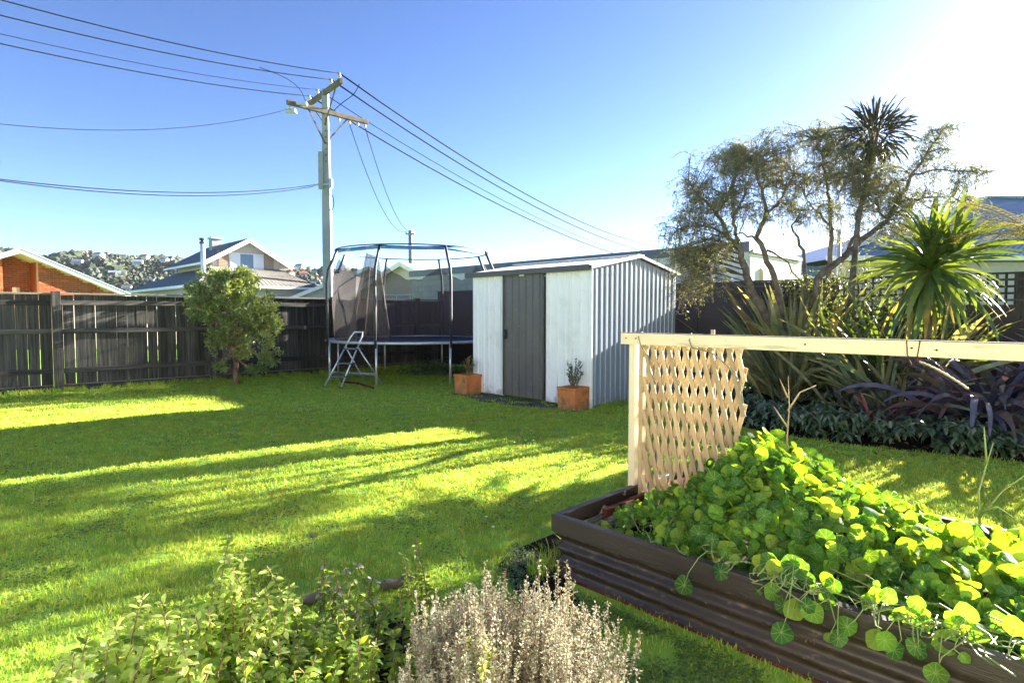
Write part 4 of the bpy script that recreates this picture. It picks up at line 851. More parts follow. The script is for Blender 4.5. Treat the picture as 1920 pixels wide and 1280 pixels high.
# ================================================================== FLAXES, CABBAGE TREE, LANCEWOOD, TREE FERN
def flax(base, n, lens, mats, label, wd, name='flax_bush', a_range=(.05, 1.0), curve=(.2, 1.0), spread=.22, cat='flax', wts=None, parts=300, zoff=0):
    t = thing(name, label, cat, (base.x, base.y, 0)); protos = []
    for k in range(16):
        a0 = a_range[0]+(a_range[1]-a_range[0])*k/15; protos.append(blade(random.uniform(*lens), wd*random.uniform(.8, 1.15), a0, min(2.9, a0+random.uniform(*curve)*(1 if k % 4 else 1.7)), 9, .16, .66, roll=random.choice((-1, 1))*random.uniform(.5, 1.35)))
    xf = []
    for i in range(n):
        p_ = random.randrange(16); az = random.uniform(0, 6.283); r_ = abs(random.gauss(0, spread)); a = random.uniform(0, 6.283)
        mi = random.choices(range(len(mats)), wts)[0] if wts else random.randrange(len(mats))
        xf.append((p_, mi, TRS((base.x+math.cos(az)*r_*.8+.1*math.cos(a), base.y+math.sin(az)*r_*.8+.1*math.sin(a), zoff), rot(az+random.gauss(0, .15), 0, 0) @ Matrix.Rotation(random.gauss(0, .5), 4, 'Z') @ Matrix.Rotation(random.uniform(-.12, .12), 4, 'X'), random.uniform(.72, 1.12))))
    place_leaves(t, 'blade', protos, mats, xf, parts)
    return t
g = P(1490, 745, z=0); flax(g, 270, (1.5, 2.15), [LM['flax'], LM['drycord'] if 'drycord' in LM else LM['oldcord']], 'large green flax bush of long stiff olive blades behind the trellis', .095, a_range=(.04, 1.2), curve=(.15, .75), spread=.26, wts=(.9, .1))
g = P(1475, 700, z=0); flax(Vector((4.55, 9.4, 0)), 70, (1.3, 1.8), [LM['flax']], 'smaller green flax bush between the large flax and the dark fence', .055, a_range=(.05, .9), curve=(.1, .6), spread=.2)
g = Vector((5.55, 6.75, 0)); flax(g, 230, (1.2, 1.75), [LM['purple']], 'large purple flax bush with drooping bluish blades at the right edge', .070, a_range=(.10, 1.1), curve=(.7, 2.2), spread=.25)
g = Vector((6.9, 6.4, 0)); flax(g, 120, (1.3, 1.9), [LM['purple']], 'second purple flax bush just right of the drooping one, cut by the edge', .05, a_range=(.06, .9), curve=(.2, 1.4), spread=.25)
g = P(1648, 805, z=0); flax(g, 26, (.7, 1.05), [LM['pink'], LM['purple']], 'small plant with pink and maroon strap leaves between the two big flaxes', .036, 'red_flax', (.5, 1.15), (.3, .8), .05)
g = Vector((5.0, 8.6, 0)); flax(g, 60, (1.3, 1.8), [LM['flax'], LM['cord']], 'upright green flax growing beside the cabbage tree trunk', .05, a_range=(.02, .7), curve=(.1, .5), spread=.2)

flax(Vector((5.55, 8.3, 0)), 90, (1.4, 1.9), [LM['flax'], LM['cord']], 'mixed green flax filling the gap between cabbage tree and dark fence', .06, a_range=(.03, .8), curve=(.1, .7), spread=.3)
flax(Vector((4.95, 7.55, 0)), 80, (1.0, 1.5), [LM['flax']], 'low olive flax in front of the cabbage tree trunk', .06, a_range=(.1, 1.1), curve=(.3, 1.1), spread=.22)
hd = P(1745, 495, Y=7.7); t = thing('cabbage_tree', 'young cabbage tree with a bright green burst of sword leaves above the lattice fence', 'cabbage tree', (hd.x, hd.y, 0))
bb = MB(); bb.tube([(hd.x, hd.y, 0), (hd.x-.02, hd.y, .8), (hd.x, hd.y, hd.z-.05)], [.07, .055, .05], 10); bb.build('trunk', M['bark'], t, True)
protos = [blade(random.uniform(.75, 1.25), .085, .0, random.uniform(.1, 1.3), 8, .22, .5, roll=random.uniform(-.9, .9)) for k in range(12)]; xf = []
for i in range(170):
    k = i/170; az = i*2.39996; tilt = .12+2.35*k**.85+random.gauss(0, .25); old = k > .93
    xf.append((random.randrange(12), 1 if old and random.random() < .8 else 0, TRS((hd.x, hd.y, hd.z-.16*k+random.uniform(-.03, .03)), rot(az, min(tilt, 2.7)), random.uniform(.7, 1.12))))
for i in range(46):
    k = i/46; xf.append((random.randrange(12), 0, TRS((hd.x+.22, hd.y-.1, hd.z+.12-.1*k), rot(i*2.39996, .08+1.25*k+random.gauss(0, .15)), random.uniform(.6, .9))))
place_leaves(t, 'blade', protos, [LM['cord'], LM['oldcord']], xf)

hd = P(1640, 238, Y=9.2); t = thing('lancewood', 'dark lancewood with a spiky round head of thin leaves rising above the weeping tree', 'lancewood tree', (hd.x-.15, hd.y, 0))
bb = MB(); bb.tube([(hd.x-.35, hd.y, 0), (hd.x-.3, hd.y, 1.5), (hd.x-.22, hd.y, 2.8), (hd.x, hd.y, hd.z)], [.06, .05, .04, .025], 8)
ends = [Vector((hd.x, hd.y, hd.z))]
for dx, dz, dy in ((-.42, .05, .1), (.38, .03, -.1), (.1, .18, .1), (-.18, .17, -.15), (.50, -.26, .1), (-.46, -.28, .1), (.24, .14, .2), (-.3, .12, -.2), (.3, -.3, -.1), (-.25, -.1, .2), (.0, .1, -.2)):
    e = ends[0]+Vector((dx, dy, dz)); bb.tube([ends[0]-Z*.45, ends[0].lerp(e, .5)-Z*.12, e], [.022, .015, .01], 6); ends.append(e)
bb.build('trunk', M['bark'], t, True)
protos = [blade(random.uniform(.24, .36), .024, .1, random.uniform(.2, .8), 6, .2, .8, roll=random.uniform(-1.4, 1.4)) for k in range(8)]; xf = []
ce = ends[0]-Z*.12
for i in range(420):
    dv = Vector(rdir(1, .28)[0]); q = ce+Vector((dv.x*.40, dv.y*.36, dv.z*.30))*random.uniform(.3, 1.1)
    xf.append((random.randrange(8), 0, TRS(q, rot(math.atan2(dv.y, dv.x)+random.gauss(0, .3), min(2.5, math.acos(max(-1, min(1, dv.z)))*.95+random.gauss(0, .35))), random.uniform(.75, 1.2))))
place_leaves(t, 'leaf', protos, [LM['lance']], xf)

hd = P(1960, 455, Y=6.6); t = thing('tree_fern', 'tree fern whose sunlit yellow green fronds arch in from the right edge', 'tree fern', (hd.x, hd.y, 0))
bb = MB(); bb.tube([(hd.x, hd.y, 0), (hd.x, hd.y, 1.0), (hd.x, hd.y, hd.z-.1)], [.11, .10, .08], 10); bb.build('trunk', M['bark'], t, True)
for i in range(15):
    az = i*6.283/15+.1; L_ = random.uniform(1.2, 1.6); rv = MB(); pts = []; x = z = 0; a0 = random.uniform(.75, 1.15)
    for k in range(15): a = a0+1.15*(k/14)**1.3; pts.append(Vector((x, 0, z))); x += math.sin(a)*L_/14; z += math.cos(a)*L_/14
    rv.tube(pts, [.010-.0006*k for k in range(15)], 4, 1)
    Pt, D, N_, LL = [], [], [], []
    for k in range(2, 15):
        for sg in (-1, 1):
            pl = .26*math.sin(math.pi*min(1, .12+.88*k/15))**.8; dd = Vector((.35, sg, -.25)).normalized()
            for h in (0, .5):
                o_ = pts[k]+(pts[k]-pts[k-1])*h
                for j in range(9):
                    f_ = (j+1)/10; Pt.append(o_+dd*pl*f_)
                    for_ = Vector((1, .25*sg, -.2)) if j % 2 else Vector((-1, .35*sg, -.2)); D.append(for_); N_.append((0, 0, 1)); LL.append(.062*(1.15-f_))
    Vv, F = quads(np.array(Pt), np.array(D), np.array(N_, float), np.array(LL), .022, 0)
    n0 = len(rv.v); vv = rv.v+[tuple(p) for p in Vv]; ff = rv.f+[tuple(int(i_)+n0 for i_ in q) for q in F]; mi = [1]*len(rv.f)+[0]*len(F)
    inst('frond', mesh('frond', vv, ff, [LM['fern'], M['drystem']], mi), t, TRS((hd.x, hd.y, hd.z), rot(az)))

# ================================================================== WEEPING TREE (right)
def tree_limbs(t, limbs, m, name='limb', trunk_first=True):
    samples = []
    for li, lm in enumerate(limbs):
        pts, rad = [], []; w_ = [(P(x, y, Y=Y_), r_) if not isinstance(x, Vector) else (x, r_) for x, y, Y_, r_ in lm]
        for i in range(len(w_)-1):
            for k in range(4):
                f_ = k/4; pts.append(w_[i][0].lerp(w_[i+1][0], f_)+Vector([random.gauss(0, .012) for _ in range(3)])); rad.append(w_[i][1]*(1-f_)+w_[i+1][1]*f_)
        pts.append(w_[-1][0]); rad.append(w_[-1][1]); bb = MB(); bb.tube(pts, rad, 8)
        bb.build('trunk' if lm[0][3] > .05 else name, m, t, True); samples += list(zip(pts, rad))
    return samples
WT = Vector((4.75, 9.6, 0))
t = thing('weeping_tree', 'tall open tree with bent grey limbs and drooping fine foliage behind the flax', 'tree', WT)
bp_ = P(1480, 640, Y=9.5)
limbs = [
 [(Vector((4.6, 9.5, 0)), 0, 0, .085), (1440, 600, 9.5, .075), (1406, 541, 9.4, .065), (1395, 497, 9.4, .055), (1389, 468, 9.4, .045), (1366, 446, 9.3, .038), (1344, 399, 9.2, .028), (1318, 373, 9.1, .02), (1290, 350, 9.0, .010)],
 [(1389, 468, 9.4, .035), (1377, 435, 9.5, .03), (1375, 406, 9.6, .026), (1395, 372, 9.7, .018), (1405, 330, 9.8, .010)],
 [(1380, 455, 9.35, .03), (1350, 433, 9.2, .022), (1310, 420, 9.0, .016), (1270, 430, 8.9, .009)],
 [(1344, 399, 9.2, .02), (1370, 360, 9.4, .015), (1385, 320, 9.5, .008)],
 [(Vector((4.7, 9.6, 0)), 0, 0, .08), (1470, 600, 9.6, .065), (1457, 541, 9.6, .055), (1439, 490, 9.6, .048), (1419, 448, 9.6, .042), (1438, 400, 9.7, .034), (1428, 355, 9.8, .025), (1412, 310, 9.8, .012)],
 [(1438, 400, 9.7, .025), (1468, 370, 9.9, .018), (1490, 326, 10, .009)],
 [(1419, 448, 9.6, .02), (1398, 440, 9.4, .012), (1380, 436, 9.3, .008)],
 [(1439, 470, 9.6, .02), (1470, 485, 9.5, .014), (1500, 530, 9.4, .010), (1515, 570, 9.4, .008)],
 [(Vector((4.95, 9.7, 0)), 0, 0, .055), (1512, 540, 9.7, .035), (1504, 470, 9.7, .028), (1484, 424, 9.7, .016), (1500, 395, 9.8, .008)],
 [(Vector((5.0, 9.7, 0)), 0, 0, .085), (1534, 519, 9.5, .06), (1585, 479, 9.4, .05), (1621, 446, 9.3, .044), (1661, 413, 9.2, .038), (1683, 380, 9.1, .032), (1712, 326, 9.0, .022), (1749, 271, 8.9, .014), (1774, 238, 8.8, .007)],
 [(1712, 326, 9.0, .016), (1760, 318, 8.8, .012), (1820, 322, 8.6, .008), (1872, 318, 8.5, .004)],
 [(1683, 380, 9.1, .02), (1730, 372, 9.0, .014), (1790, 370, 8.8, .008), (1815, 385, 8.7, .005)],
 [(Vector((5.0, 9.75, 0)), 0, 0, .06), (1556, 500, 9.8, .042), (1560, 430, 9.8, .034), (1556, 380, 9.8, .026), (1545, 310, 9.8, .014), (1530, 262, 9.8, .007)],
 [(1560, 430, 9.8, .022), (1530, 395, 9.7, .014), (1510, 370, 9.7, .008)],
 [(1585, 479, 9.4, .03), (1606, 435, 9.5, .028), (1615, 380, 9.6, .02), (1640, 300, 9.6, .010)],
 [(1661, 413, 9.2, .02), (1640, 380, 9.2, .014), (1600, 330, 9.3, .008)]]
S_ = tree_limbs(t, limbs, M['bark'])
SP = np.array([p for p, r_ in S_])
# crown masses: centre px, py, distance, radii px, py, depth (m), count
lobes = [(1345, 330, 9.2, 80, 60, .8, 62), (1410, 290, 9.6, 70, 45, .7, 52), (1300, 390, 9.1, 45, 45, .6, 30), (1440, 360, 9.7, 70, 55, .8, 44), (1495, 310, 9.9, 55, 60, .7, 42), (1270, 460, 8.9, 28, 50, .4, 18), (1285, 510, 8.9, 26, 50, .35, 34), (1300, 480, 8.9, 40, 50, .4, 26), (1360, 400, 9.3, 60, 30, .6, 20), (1480, 400, 9.7, 50, 30, .5, 14), (1640, 400, 9.3, 50, 35, .5, 20), (1580, 250, 9.6, 50, 40, .5, 24), (1700, 420, 9.0, 50, 30, .5, 12),
         (1560, 330, 9.8, 60, 75, .7, 54), (1600, 310, 9.4, 60, 70, .6, 52), (1650, 340, 9.3, 60, 60, .6, 46), (1700, 360, 9.1, 60, 55, .6, 34), (1530, 255, 9.8, 30, 20, .4, 10), (1750, 280, 8.9, 45, 40, .5, 18), (1790, 345, 8.8, 55, 40, .5, 22), (1850, 320, 8.5, 25, 12, .3, 5), (1330, 445, 9.0, 35, 25, .5, 12), (1770, 245, 8.8, 25, 15, .3, 5), (1455, 245, 9.7, 30, 14, .4, 8), (1560, 420, 9.7, 70, 35, .6, 18)]
tw = MB(); LP, LD, LL, LW_, SPt, SD_ , SL_ = [], [], [], [], [], [], []
for px, py, Y_, rx, ry, rd, n in lobes:
    for i in range(int(n*1.08)):
        d = rdir(1)[0]*random.random()**.4; e = P(px+d[0]*rx*1.08, py+d[2]*ry*1.1, Y=Y_+d[1]*rd)
        a = SP[np.argmin(((SP-np.array(e))**2).sum(1)+np.where(SP[:, 2] > e.z+.1, 1.5, 0))]; a = Vector(a); mid = a.lerp(e, .5)+Z*.12*(e-a).length
        tw.tube([a, mid, e], [.009, .006, .003], 4, cap=False)
        for j in range(7):
            o_ = mid.lerp(e, random.uniform(.3, 1.05)); az = random.uniform(0, 6.283); L_ = random.uniform(.18, .45); h = Vector((math.cos(az), math.sin(az), 0)); pts = []
            hang = random.random() < .48; up = random.uniform(.1, .9) if not hang else -.2
            p_ = o_.copy(); dv = (h*.8+Z*up).normalized(); kk = 7
            for k in range(kk):
                pts.append(p_.copy()); p_ = p_+dv*L_/kk; dv = (dv+Z*(-.30 if not hang else -.6)).normalized()
            tw.tube(pts[::2]+[pts[-1]], [.0022]*(len(pts[::2])+1), 3, cap=False)
            brown = hang and random.random() < .55
            for k in range(1, kk):
                for s_ in range(3 if not brown else 4):
                    q = pts[k]+Vector([random.gauss(0, .012) for _ in range(3)]); dd = (pts[k]-pts[k-1]).normalized()*.8+Vector([random.gauss(0, .55) for _ in range(3)])
                    (SPt if brown else LP).append(q); (SD_ if brown else LD).append(dd)
tw.build('twigs', M['bark'], t, kind='stuff')
n = len(LP); Vv, F = quads(np.array(LP), np.array(LD), rdir(n), rng.uniform(.035, .065, n), rng.uniform(.007, .012, n), .05); npobj('foliage', Vv, F, LM['weep'], t)
n = len(SPt); Vv, F = quads(np.array(SPt), np.array(SD_), rdir(n), rng.uniform(.018, .035, n), rng.uniform(.007, .012, n), .05); npobj('seed_strings', Vv, F, LM['seed'], t)
print('weep', len(LP), len(SPt))

t = thing('loose_bush', 'loose light green bush threading through the lattice behind the flax', 'bush', (5.3, 9.6, 0)); tw = MB(); LP, LD = [], []
for px, py, Y_, rx, ry, rd, n in ((1490, 520, 9.7, 40, 35, .3, 26), (1560, 545, 9.6, 50, 50, .3, 40), (1610, 500, 9.4, 40, 35, .3, 26), (1660, 560, 9.2, 50, 50, .3, 44), (1600, 590, 9.2, 60, 30, .3, 30), (1690, 500, 9.0, 25, 30, .3, 12), (1790, 580, 8.7, 40, 40, .3, 26)):
    for i in range(n):
        d = rdir(1)[0]*random.random()**.4; e = P(px+d[0]*rx, py+d[2]*ry, Y=Y_+d[1]*rd); a = Vector((e.x+random.gauss(0, .15), e.y+.05, max(.2, e.z-random.uniform(.3, .7)))); tw.tube([a, a.lerp(e, .5)+Vector((random.gauss(0, .05), 0, 0)), e], [.005, .004, .002], 3, cap=False)
        for j in range(26): LP.append(a.lerp(e, random.uniform(.3, 1.05))+Vector([random.gauss(0, .035) for _ in range(3)])); LD.append(Vector((random.gauss(0, 1), random.gauss(0, 1), random.uniform(-.6, 1))))
tw.build('twigs', M['bark'], t, kind='stuff'); n = len(LP); Vv, F = quads(np.array(LP), np.array(LD), rdir(n), rng.uniform(.025, .05, n), rng.uniform(.012, .022, n), .08); npobj('foliage', Vv, F, LM['shrub'], t)

# ================================================================== SHRUB BY THE LEFT FENCE
sb = P(445, 722, z=0); t = thing('bushy_shrub', 'rounded evergreen shrub with glossy olive leaves in front of the black fence', 'shrub', sb)
Ys = sb.y
limbs = [[(sb, 0, 0, .055), (440, 672, Ys, .045), (436, 655, Ys, .04), (440, 610, Ys+.1, .03), (450, 560, Ys+.1, .018), (440, 530, Ys, .008)], [(436, 660, Ys, .03), (415, 625, Ys-.1, .02), (390, 580, Ys-.2, .010)], [(438, 655, Ys, .03), (462, 620, Ys, .022), (490, 590, Ys+.1, .012)],
         [(438, 665, Ys, .02), (420, 680, Ys-.1, .012), (405, 690, Ys-.15, .006)], [(440, 672, Ys, .02), (470, 690, Ys-.1, .012), (495, 675, Ys-.1, .007)], [(437, 650, Ys, .02), (445, 600, Ys-.3, .014), (420, 550, Ys-.3, .008)]]
S_ = tree_limbs(t, limbs, M['shrubbark']); SP = np.array([p for p, r_ in S_])
lobes = [(420, 545, 0, 78, 40, .8, 150), (440, 525, .1, 50, 22, .6, 60), (375, 575, -.1, 38, 30, .5, 46), (470, 575, 0, 60, 42, .7, 95), (500, 610, .1, 34, 32, .5, 55), (430, 600, -.2, 60, 40, .6, 80), (505, 660, -.1, 26, 28, .4, 24), (460, 640, .1, 40, 30, .5, 36), (475, 695, -.1, 26, 12, .3, 12), (408, 690, -.2, 18, 20, .3, 12), (405, 640, -.1, 24, 26, .4, 20), (400, 515, .1, 28, 12, .4, 20), (455, 508, 0, 20, 8, .3, 9), (372, 545, 0, 14, 16, .3, 12)]
LP, LD = [], []; tw = MB()
for px, py, dy, rx, ry, rd, n in lobes:
    for i in range(n):
        d = rdir(1)[0]*random.random()**.33; e = P(px+d[0]*rx, py-d[2]*ry*1.05, Y=Ys+dy+d[1]*rd*.9); a = Vector(SP[np.argmin(((SP-np.array(e))**2).sum(1))]); dv = (e-a).normalized()
        tw.tube([a, a.lerp(e, .5)-Z*.02, e], [.005, .004, .0025], 3, cap=False)
        for j in range(34):
            aa = random.uniform(0, 6.283); o_ = dv.orthogonal().normalized(); side = (Matrix.Rotation(aa, 3, dv) @ o_); LP.append(e-dv*random.uniform(0, .13)+Vector([random.gauss(0,.02) for _ in range(3)])); LD.append(side*random.uniform(.5, 1)+dv*random.uniform(.2, .9)+Z*.15)
tw.build('twigs', M['shrubbark'], t, kind='stuff'); n = len(LP)
Vv, F = quads(np.array(LP), np.array(LD), rdir(n, .6), rng.uniform(.055, .10, n), rng.uniform(.018, .03, n), .08); npobj('foliage', Vv, F, LM['shrub'], t)

# ================================================================== NASTURTIUMS IN THE BED
def nleaf(r_, cup, wav):
    v = [(0, 0, 0)]; uv = [(0, 0)]; n = 14
    for rr in (.5, 1):
        for k in range(n):
            a = 2*math.pi*k/n; q = rr*r_*(1+.07*math.sin(3*a+wav)+.05*math.sin(5*a+wav*2)-.16*max(0, math.cos(a))**8)*(1+.06*math.cos(2*a)) ; z = cup*rr*rr*r_+(.05+.05*wav)*r_*math.sin(2*a+wav)*rr*rr+.05*r_*math.sin(5*a)*rr*rr; v.append((q*math.cos(a), q*math.sin(a), z)); uv.append((rr*math.cos(a), rr*math.sin(a)))
    f = [(0, k+1, (k+1) % n+1) for k in range(n)]+[(k+1, k+1+n, (k+1) % n+1+n, (k+1) % n+1) for k in range(n)]
    return v, f, uv
nprot = [nleaf(.045, c, w_) for c, w_ in ((.12, .5), (-.15, 1.5), (.25, 2.5), (-.3, 3.2), (.05, .1), (.4, 1.1))]
t = thing('nasturtium_plant', 'sprawling nasturtium with round backlit leaves filling the raised bed and spilling over its front rim', 'nasturtium', rb(1.2, .6, .19))
def nh(a, c):   # height of the mound over the soil
    ridge = np.interp(a, [.1, .4, .75, 1.1, 1.5, 2.0, 2.6, 3.3], [.10, .22, .53, .36, .25, .18, .14, .13])
    cc = np.interp(a, [0, .6, 1.2, 3.3], [.55, .75, .75, .85]); return .2+ridge*max(.0, 1-((c-cc)/(.66))**2)**.8
xf = []; st = MB()
for i in range(5200):
    a = random.uniform(.12, 3.1) if i > 600 else random.uniform(.45, 1.2); c = random.gauss(.58, .38) if i < 4100 else random.uniform(.03, .36)
    if not -.10 < c < 1.28: continue
    if a < .5 and (c < .12 or random.random() < .35): continue
    over = c < .05
    if over and random.random() < (.88 if a < .9 else (.2 if 1.15 < a < 1.75 else .7)): continue
    h = nh(a, max(c, .03)); z = h-abs(random.gauss(0, .06))+(.02 if i % 7 else .06)
    if over: z = .345+(c)*random.uniform(.2, 1.7)
    if .08 < c < .3 and a > .7: z += .02
    p_ = rb(a, c, z); az = random.uniform(0, 6.283)
    s_ = random.choice((.45, .6, .8, .9, 1, 1.05, 1.15))*random.uniform(.85, 1.1)*(1.0 if a > .6 else .7)
    # leaves tip up toward the light and outward over the rim
    n_ = (Vector((random.gauss(.1, .6), random.gauss(-.25, .6), .9)) if random.random() < .6 else Vector((random.gauss(-.35, .4), random.gauss(-.8, .35), .55))) if not over else Vector((random.gauss(-.5, .35), random.gauss(-.9, .35), .45))
    n_ += -RB*(.55-c)*.9 if c < .55 else RB*(c-.55)*.5
    q = n_.normalized().to_track_quat('Z', 'Y').to_matrix().to_4x4() @ Matrix.Rotation(az, 4, 'Z')
    xf.append((random.randrange(6), 0, TRS(p_, q, s_*.80)))
    if over:
        b0 = rb(a+random.gauss(0, .10), random.uniform(.03, .12), .34); b1 = rb(a+random.gauss(0, .03), -.035, .35); st.tube([b0, b0.lerp(b1, .6)+Z*.02, b1, b1.lerp(p_, .5)-RB*.02+RA*random.gauss(0, .012), p_], [.0022, .002, .002, .0018, .0015], 4, cap=False)
    elif i % 2 == 0:
        b0 = p_+Vector((random.gauss(0, .05), random.gauss(.02, .05), -random.uniform(.08, .2))); b0.z = max(b0.z, .2)
        st.tube([b0, b0.lerp(p_, .6)-n_.normalized()*.03, p_], [.0022, .002, .0016], 4, cap=False)
for k in range(60):   # trailing stems
    a = random.uniform(.7, 2.9); q = rb(a, random.uniform(.15, .5), .32); pts = [q]
    for j in range(6): q = q+RA*random.gauss(.03, .05)-RB*random.uniform(.03, .07)+Z*random.gauss(0, .018); q.z = max(q.z, .34 if (q-R0).dot(RB) > -.03 else .2); pts.append(q.copy())
    st.tube(pts, .0028, 5, cap=False)
place_leaves(t, 'leaf', nprot, [LM['nast']], xf, 300, 'small_leaves'); st.build('stems', M['stem'], t, kind='stuff')
yl = [(0, 0, TRS(rb(.82, .10, .30), rot(1.2, .9, .4), .55)), (1, 0, TRS(rb(.84, .08, .27), rot(.2, 1.1, .4), .5))]; place_leaves(t, 'yellow_leaf', nprot, [LM['yellow']], yl)
LPd = []
for i in range(520):
    a = random.uniform(0, 2.6); k = random.choice((0, 1, 2, 3)); q = rb(a, -.014+random.uniform(-.010, .004), [.082, .158, .234, .336][k]) if k < 3 else rb(a, random.uniform(-.03, .01), .2905)
    LPd.append(tuple(q))
LPd = np.array(LPd); n = len(LPd); Vv, F = quads(LPd, rdir(n)*np.array([1, 1, .25]), np.tile([0, 0, 1.], (n, 1))+rng.normal(0, .4, (n, 3)), rng.uniform(.006, .018, n), rng.uniform(.002, .005, n), .05); npobj('plant_debris', Vv, F, LM['litter'], None)
# dry stalks
def stalk(name, label, base, tips, r_, m, leafm=None):
    t = thing(name, label, 'dry stalk', base); bb = MB()
    for tp in tips: bb.tube([Vector(q) for q in tp], [r_*(1-.7*i/(len(tp)-1)) for i in range(len(tp))], 5)
    o = bb.build('stem', m, t, True); return t
b_ = rb(.98, 1.0, .3); stalk('bolted_stalk', 'bare dry stalk standing among nasturtiums beside the lattice', b_, [[b_, P(1475, 830, Y=b_.y), P(1480, 765, Y=b_.y), P(1478, 705, Y=b_.y)], [P(1477, 770, Y=b_.y), P(1500, 735, Y=b_.y), P(1530, 722, Y=b_.y)], [P(1476, 800, Y=b_.y), P(1450, 760, Y=b_.y)], [P(1477, 745, Y=b_.y), P(1462, 710, Y=b_.y)]], .006, M['drystem'])
b_ = P(1838, 1005, Y=2.75); stalk('bolted_stalk', 'tall forked pale green stalk rising from the bed near the right edge', b_, [[b_, P(1835, 920, Y=2.75), P(1850, 870, Y=2.75), P(1862, 830, Y=2.75)], [P(1836, 970, Y=2.75), P(1880, 920, Y=2.7), P(1950, 870, Y=2.6)], [P(1836, 960, Y=2.75), P(1870, 950, Y=2.7), P(1900, 970, Y=2.7)], [P(1850, 870, Y=2.75), P(1845, 800, Y=2.75)]], .006, M['stem'])

# ================================================================== HERBS IN THE FOREGROUND
hp_ = [oval(.048, .028, .2, .5), oval(.042, .030, .35, .9), oval(.052, .024, .1, .2), oval(.040, .027, .25, -.3)]
def herb(label, name, stems, mats, wts, scale=1.0, catg='herb plant', dens=1.0):
    """stems: list of (base xy, top world point)"""
    t = thing(name, label, catg, (stems[0][0][0], stems[0][0][1], 0)); bb = MB(); xf = []
    for (bx, by), top in stems:
        b0 = Vector((bx, by, 0)); top = Vector(top); L_ = (top-b0).length; mid = b0.lerp(top, .5)+Vector((random.gauss(0, .03), random.gauss(0, .03), .04)); pts = []
        for k in range(9):
            f_ = k/8; pts.append((b0.lerp(mid, f_)).lerp(mid.lerp(top, f_), f_))
        bb.tube(pts, [.0045*(1-.6*k/8) for k in range(9)], 5, cap=False)
        nw = int(L_/.036*dens)
        for k in range(nw):
            f_ = .25+.75*k/nw; i_ = min(7, int(f_*8)); p_ = pts[i_].lerp(pts[i_+1], f_*8-i_); az0 = (k % 2)*1.57+random.gauss(0, .3); mi = random.choices(range(len(mats)), wts)[0]
            for j in range(4 if f_ > .55 else 3):
                az = az0+j*math.pi/2*(1 if j % 2 == 0 else 1.0)+random.gauss(0, .35); s_ = scale*random.uniform(.6, 1.15)*(1-.25*f_)
                xf.append((random.randrange(4), mi, TRS(p_+Vector((math.cos(az), math.sin(az), 0))*.004, rot(az, random.gauss(-.35 if f_ > .85 else .05, .3), random.gauss(0, .3)), s_)))
    bb.build('stems', M['shrubbark'], t, kind='stuff'); place_leaves(t, 'leaf', hp_, mats, xf, 300, 'small_leaves'); return t
def stems_px(lst, n_extra, rxy, zr):
    s_ = [((P(px, py, Y=Y_).x+random.gauss(0, .05), Y_+random.gauss(.02, .05)), P(px, py, Y=Y_)) for px, py, Y_ in lst]
    for i in range(n_extra):
        px, py, Y_ = random.choice(lst); q = P(px+random.gauss(0, rxy), py+abs(random.gauss(0, rxy))+20, Y=Y_+random.gauss(-.05, .1))
        if q.z > .06: s_.append(((q.x+random.gauss(0, .05), q.y+random.gauss(0, .05)), q))
    return s_
L1 = [(110, 1235, 1.9), (140, 1225, 1.85), (215, 1165, 1.95), (270, 1110, 2.05), (300, 1120, 2.0), (340, 1125, 2.05), (390, 1140, 2.0), (250, 1210, 1.9), (330, 1180, 1.95), (180, 1270, 1.75)]
herb('pale sunlit leafy herb clump at the lower left corner of the photo', 'herb_plant', stems_px(L1, 46, 34, 0), [LM['herbpale'], LM['herb']], (.7, .3), 1.15)
L2 = [(428, 1000, 2.3), (432, 1040, 2.25), (440, 1085, 2.2), (470, 1065, 2.25), (500, 1060, 2.25), (420, 1110, 2.15), (460, 1120, 2.1)]
herb('sunlit herb with one tall leafy spire left of centre in the front bed', 'herb_plant', stems_px(L2, 26, 26, 0), [LM['herbpale'], LM['herb']], (.6, .4), 1.0)
L3 = [(560, 1130, 2.2), (600, 1150, 2.15), (640, 1110, 2.25), (690, 1110, 2.3), (520, 1170, 2.05), (560, 1200, 1.95), (620, 1190, 2.0), (680, 1170, 2.1), (720, 1140, 2.2), (770, 1140, 2.2), (480, 1220, 1.9), (420, 1200, 1.95), (380, 1240, 1.85), (700, 1220, 1.9), (640, 1240, 1.85), (560, 1250, 1.8), (480, 1260, 1.8), (800, 1110, 2.3), (740, 1180, 2.1)]
herb('dense dark green herb mass in the middle of the front bed', 'herb_plant', stems_px(L3, 120, 34, 0), [LM['herb'], LM['herbpale']], (.86, .14), 1.0)
L4 = [(782, 1012, 2.5), (785, 1040, 2.48), (778, 1075, 2.45), (800, 1100, 2.4)]
herb('tall twiggy weed with small leaves between herb mass and silvery bush', 'tall_weed', stems_px(L4, 8, 14, 0), [LM['herb']], None, .8)
L5 = [(610, 1040, 2.45), (640, 1050, 2.45), (665, 1055, 2.4), (625, 1060, 2.4), (700, 1080, 2.4)]
herb('open bronze tinged herb sprigs at the back edge of the front bed', 'herb_plant', stems_px(L5, 10, 18, 0), [LM['herb'], LM['thyme']], (.7, .3), .8)
bb = MB(); q = P(588, 1040, z=.02); bb.tube([q, P(588, 1004, Y=q.y)], .003, 5); hd = P(588, 1002, Y=q.y)
for k in range(30): a = random.uniform(0, 6.28); r_ = random.uniform(.01, .045); bb.tube([hd-Z*.02, hd+Vector((r_*math.cos(a), r_*math.sin(a), random.uniform(0, .01)))], [.0012, .004], 4)
o = bb.build('umbel_weed', M['stem']); tag(o, 'single flat topped pale umbel on a thin stem above the grass', 'weed')
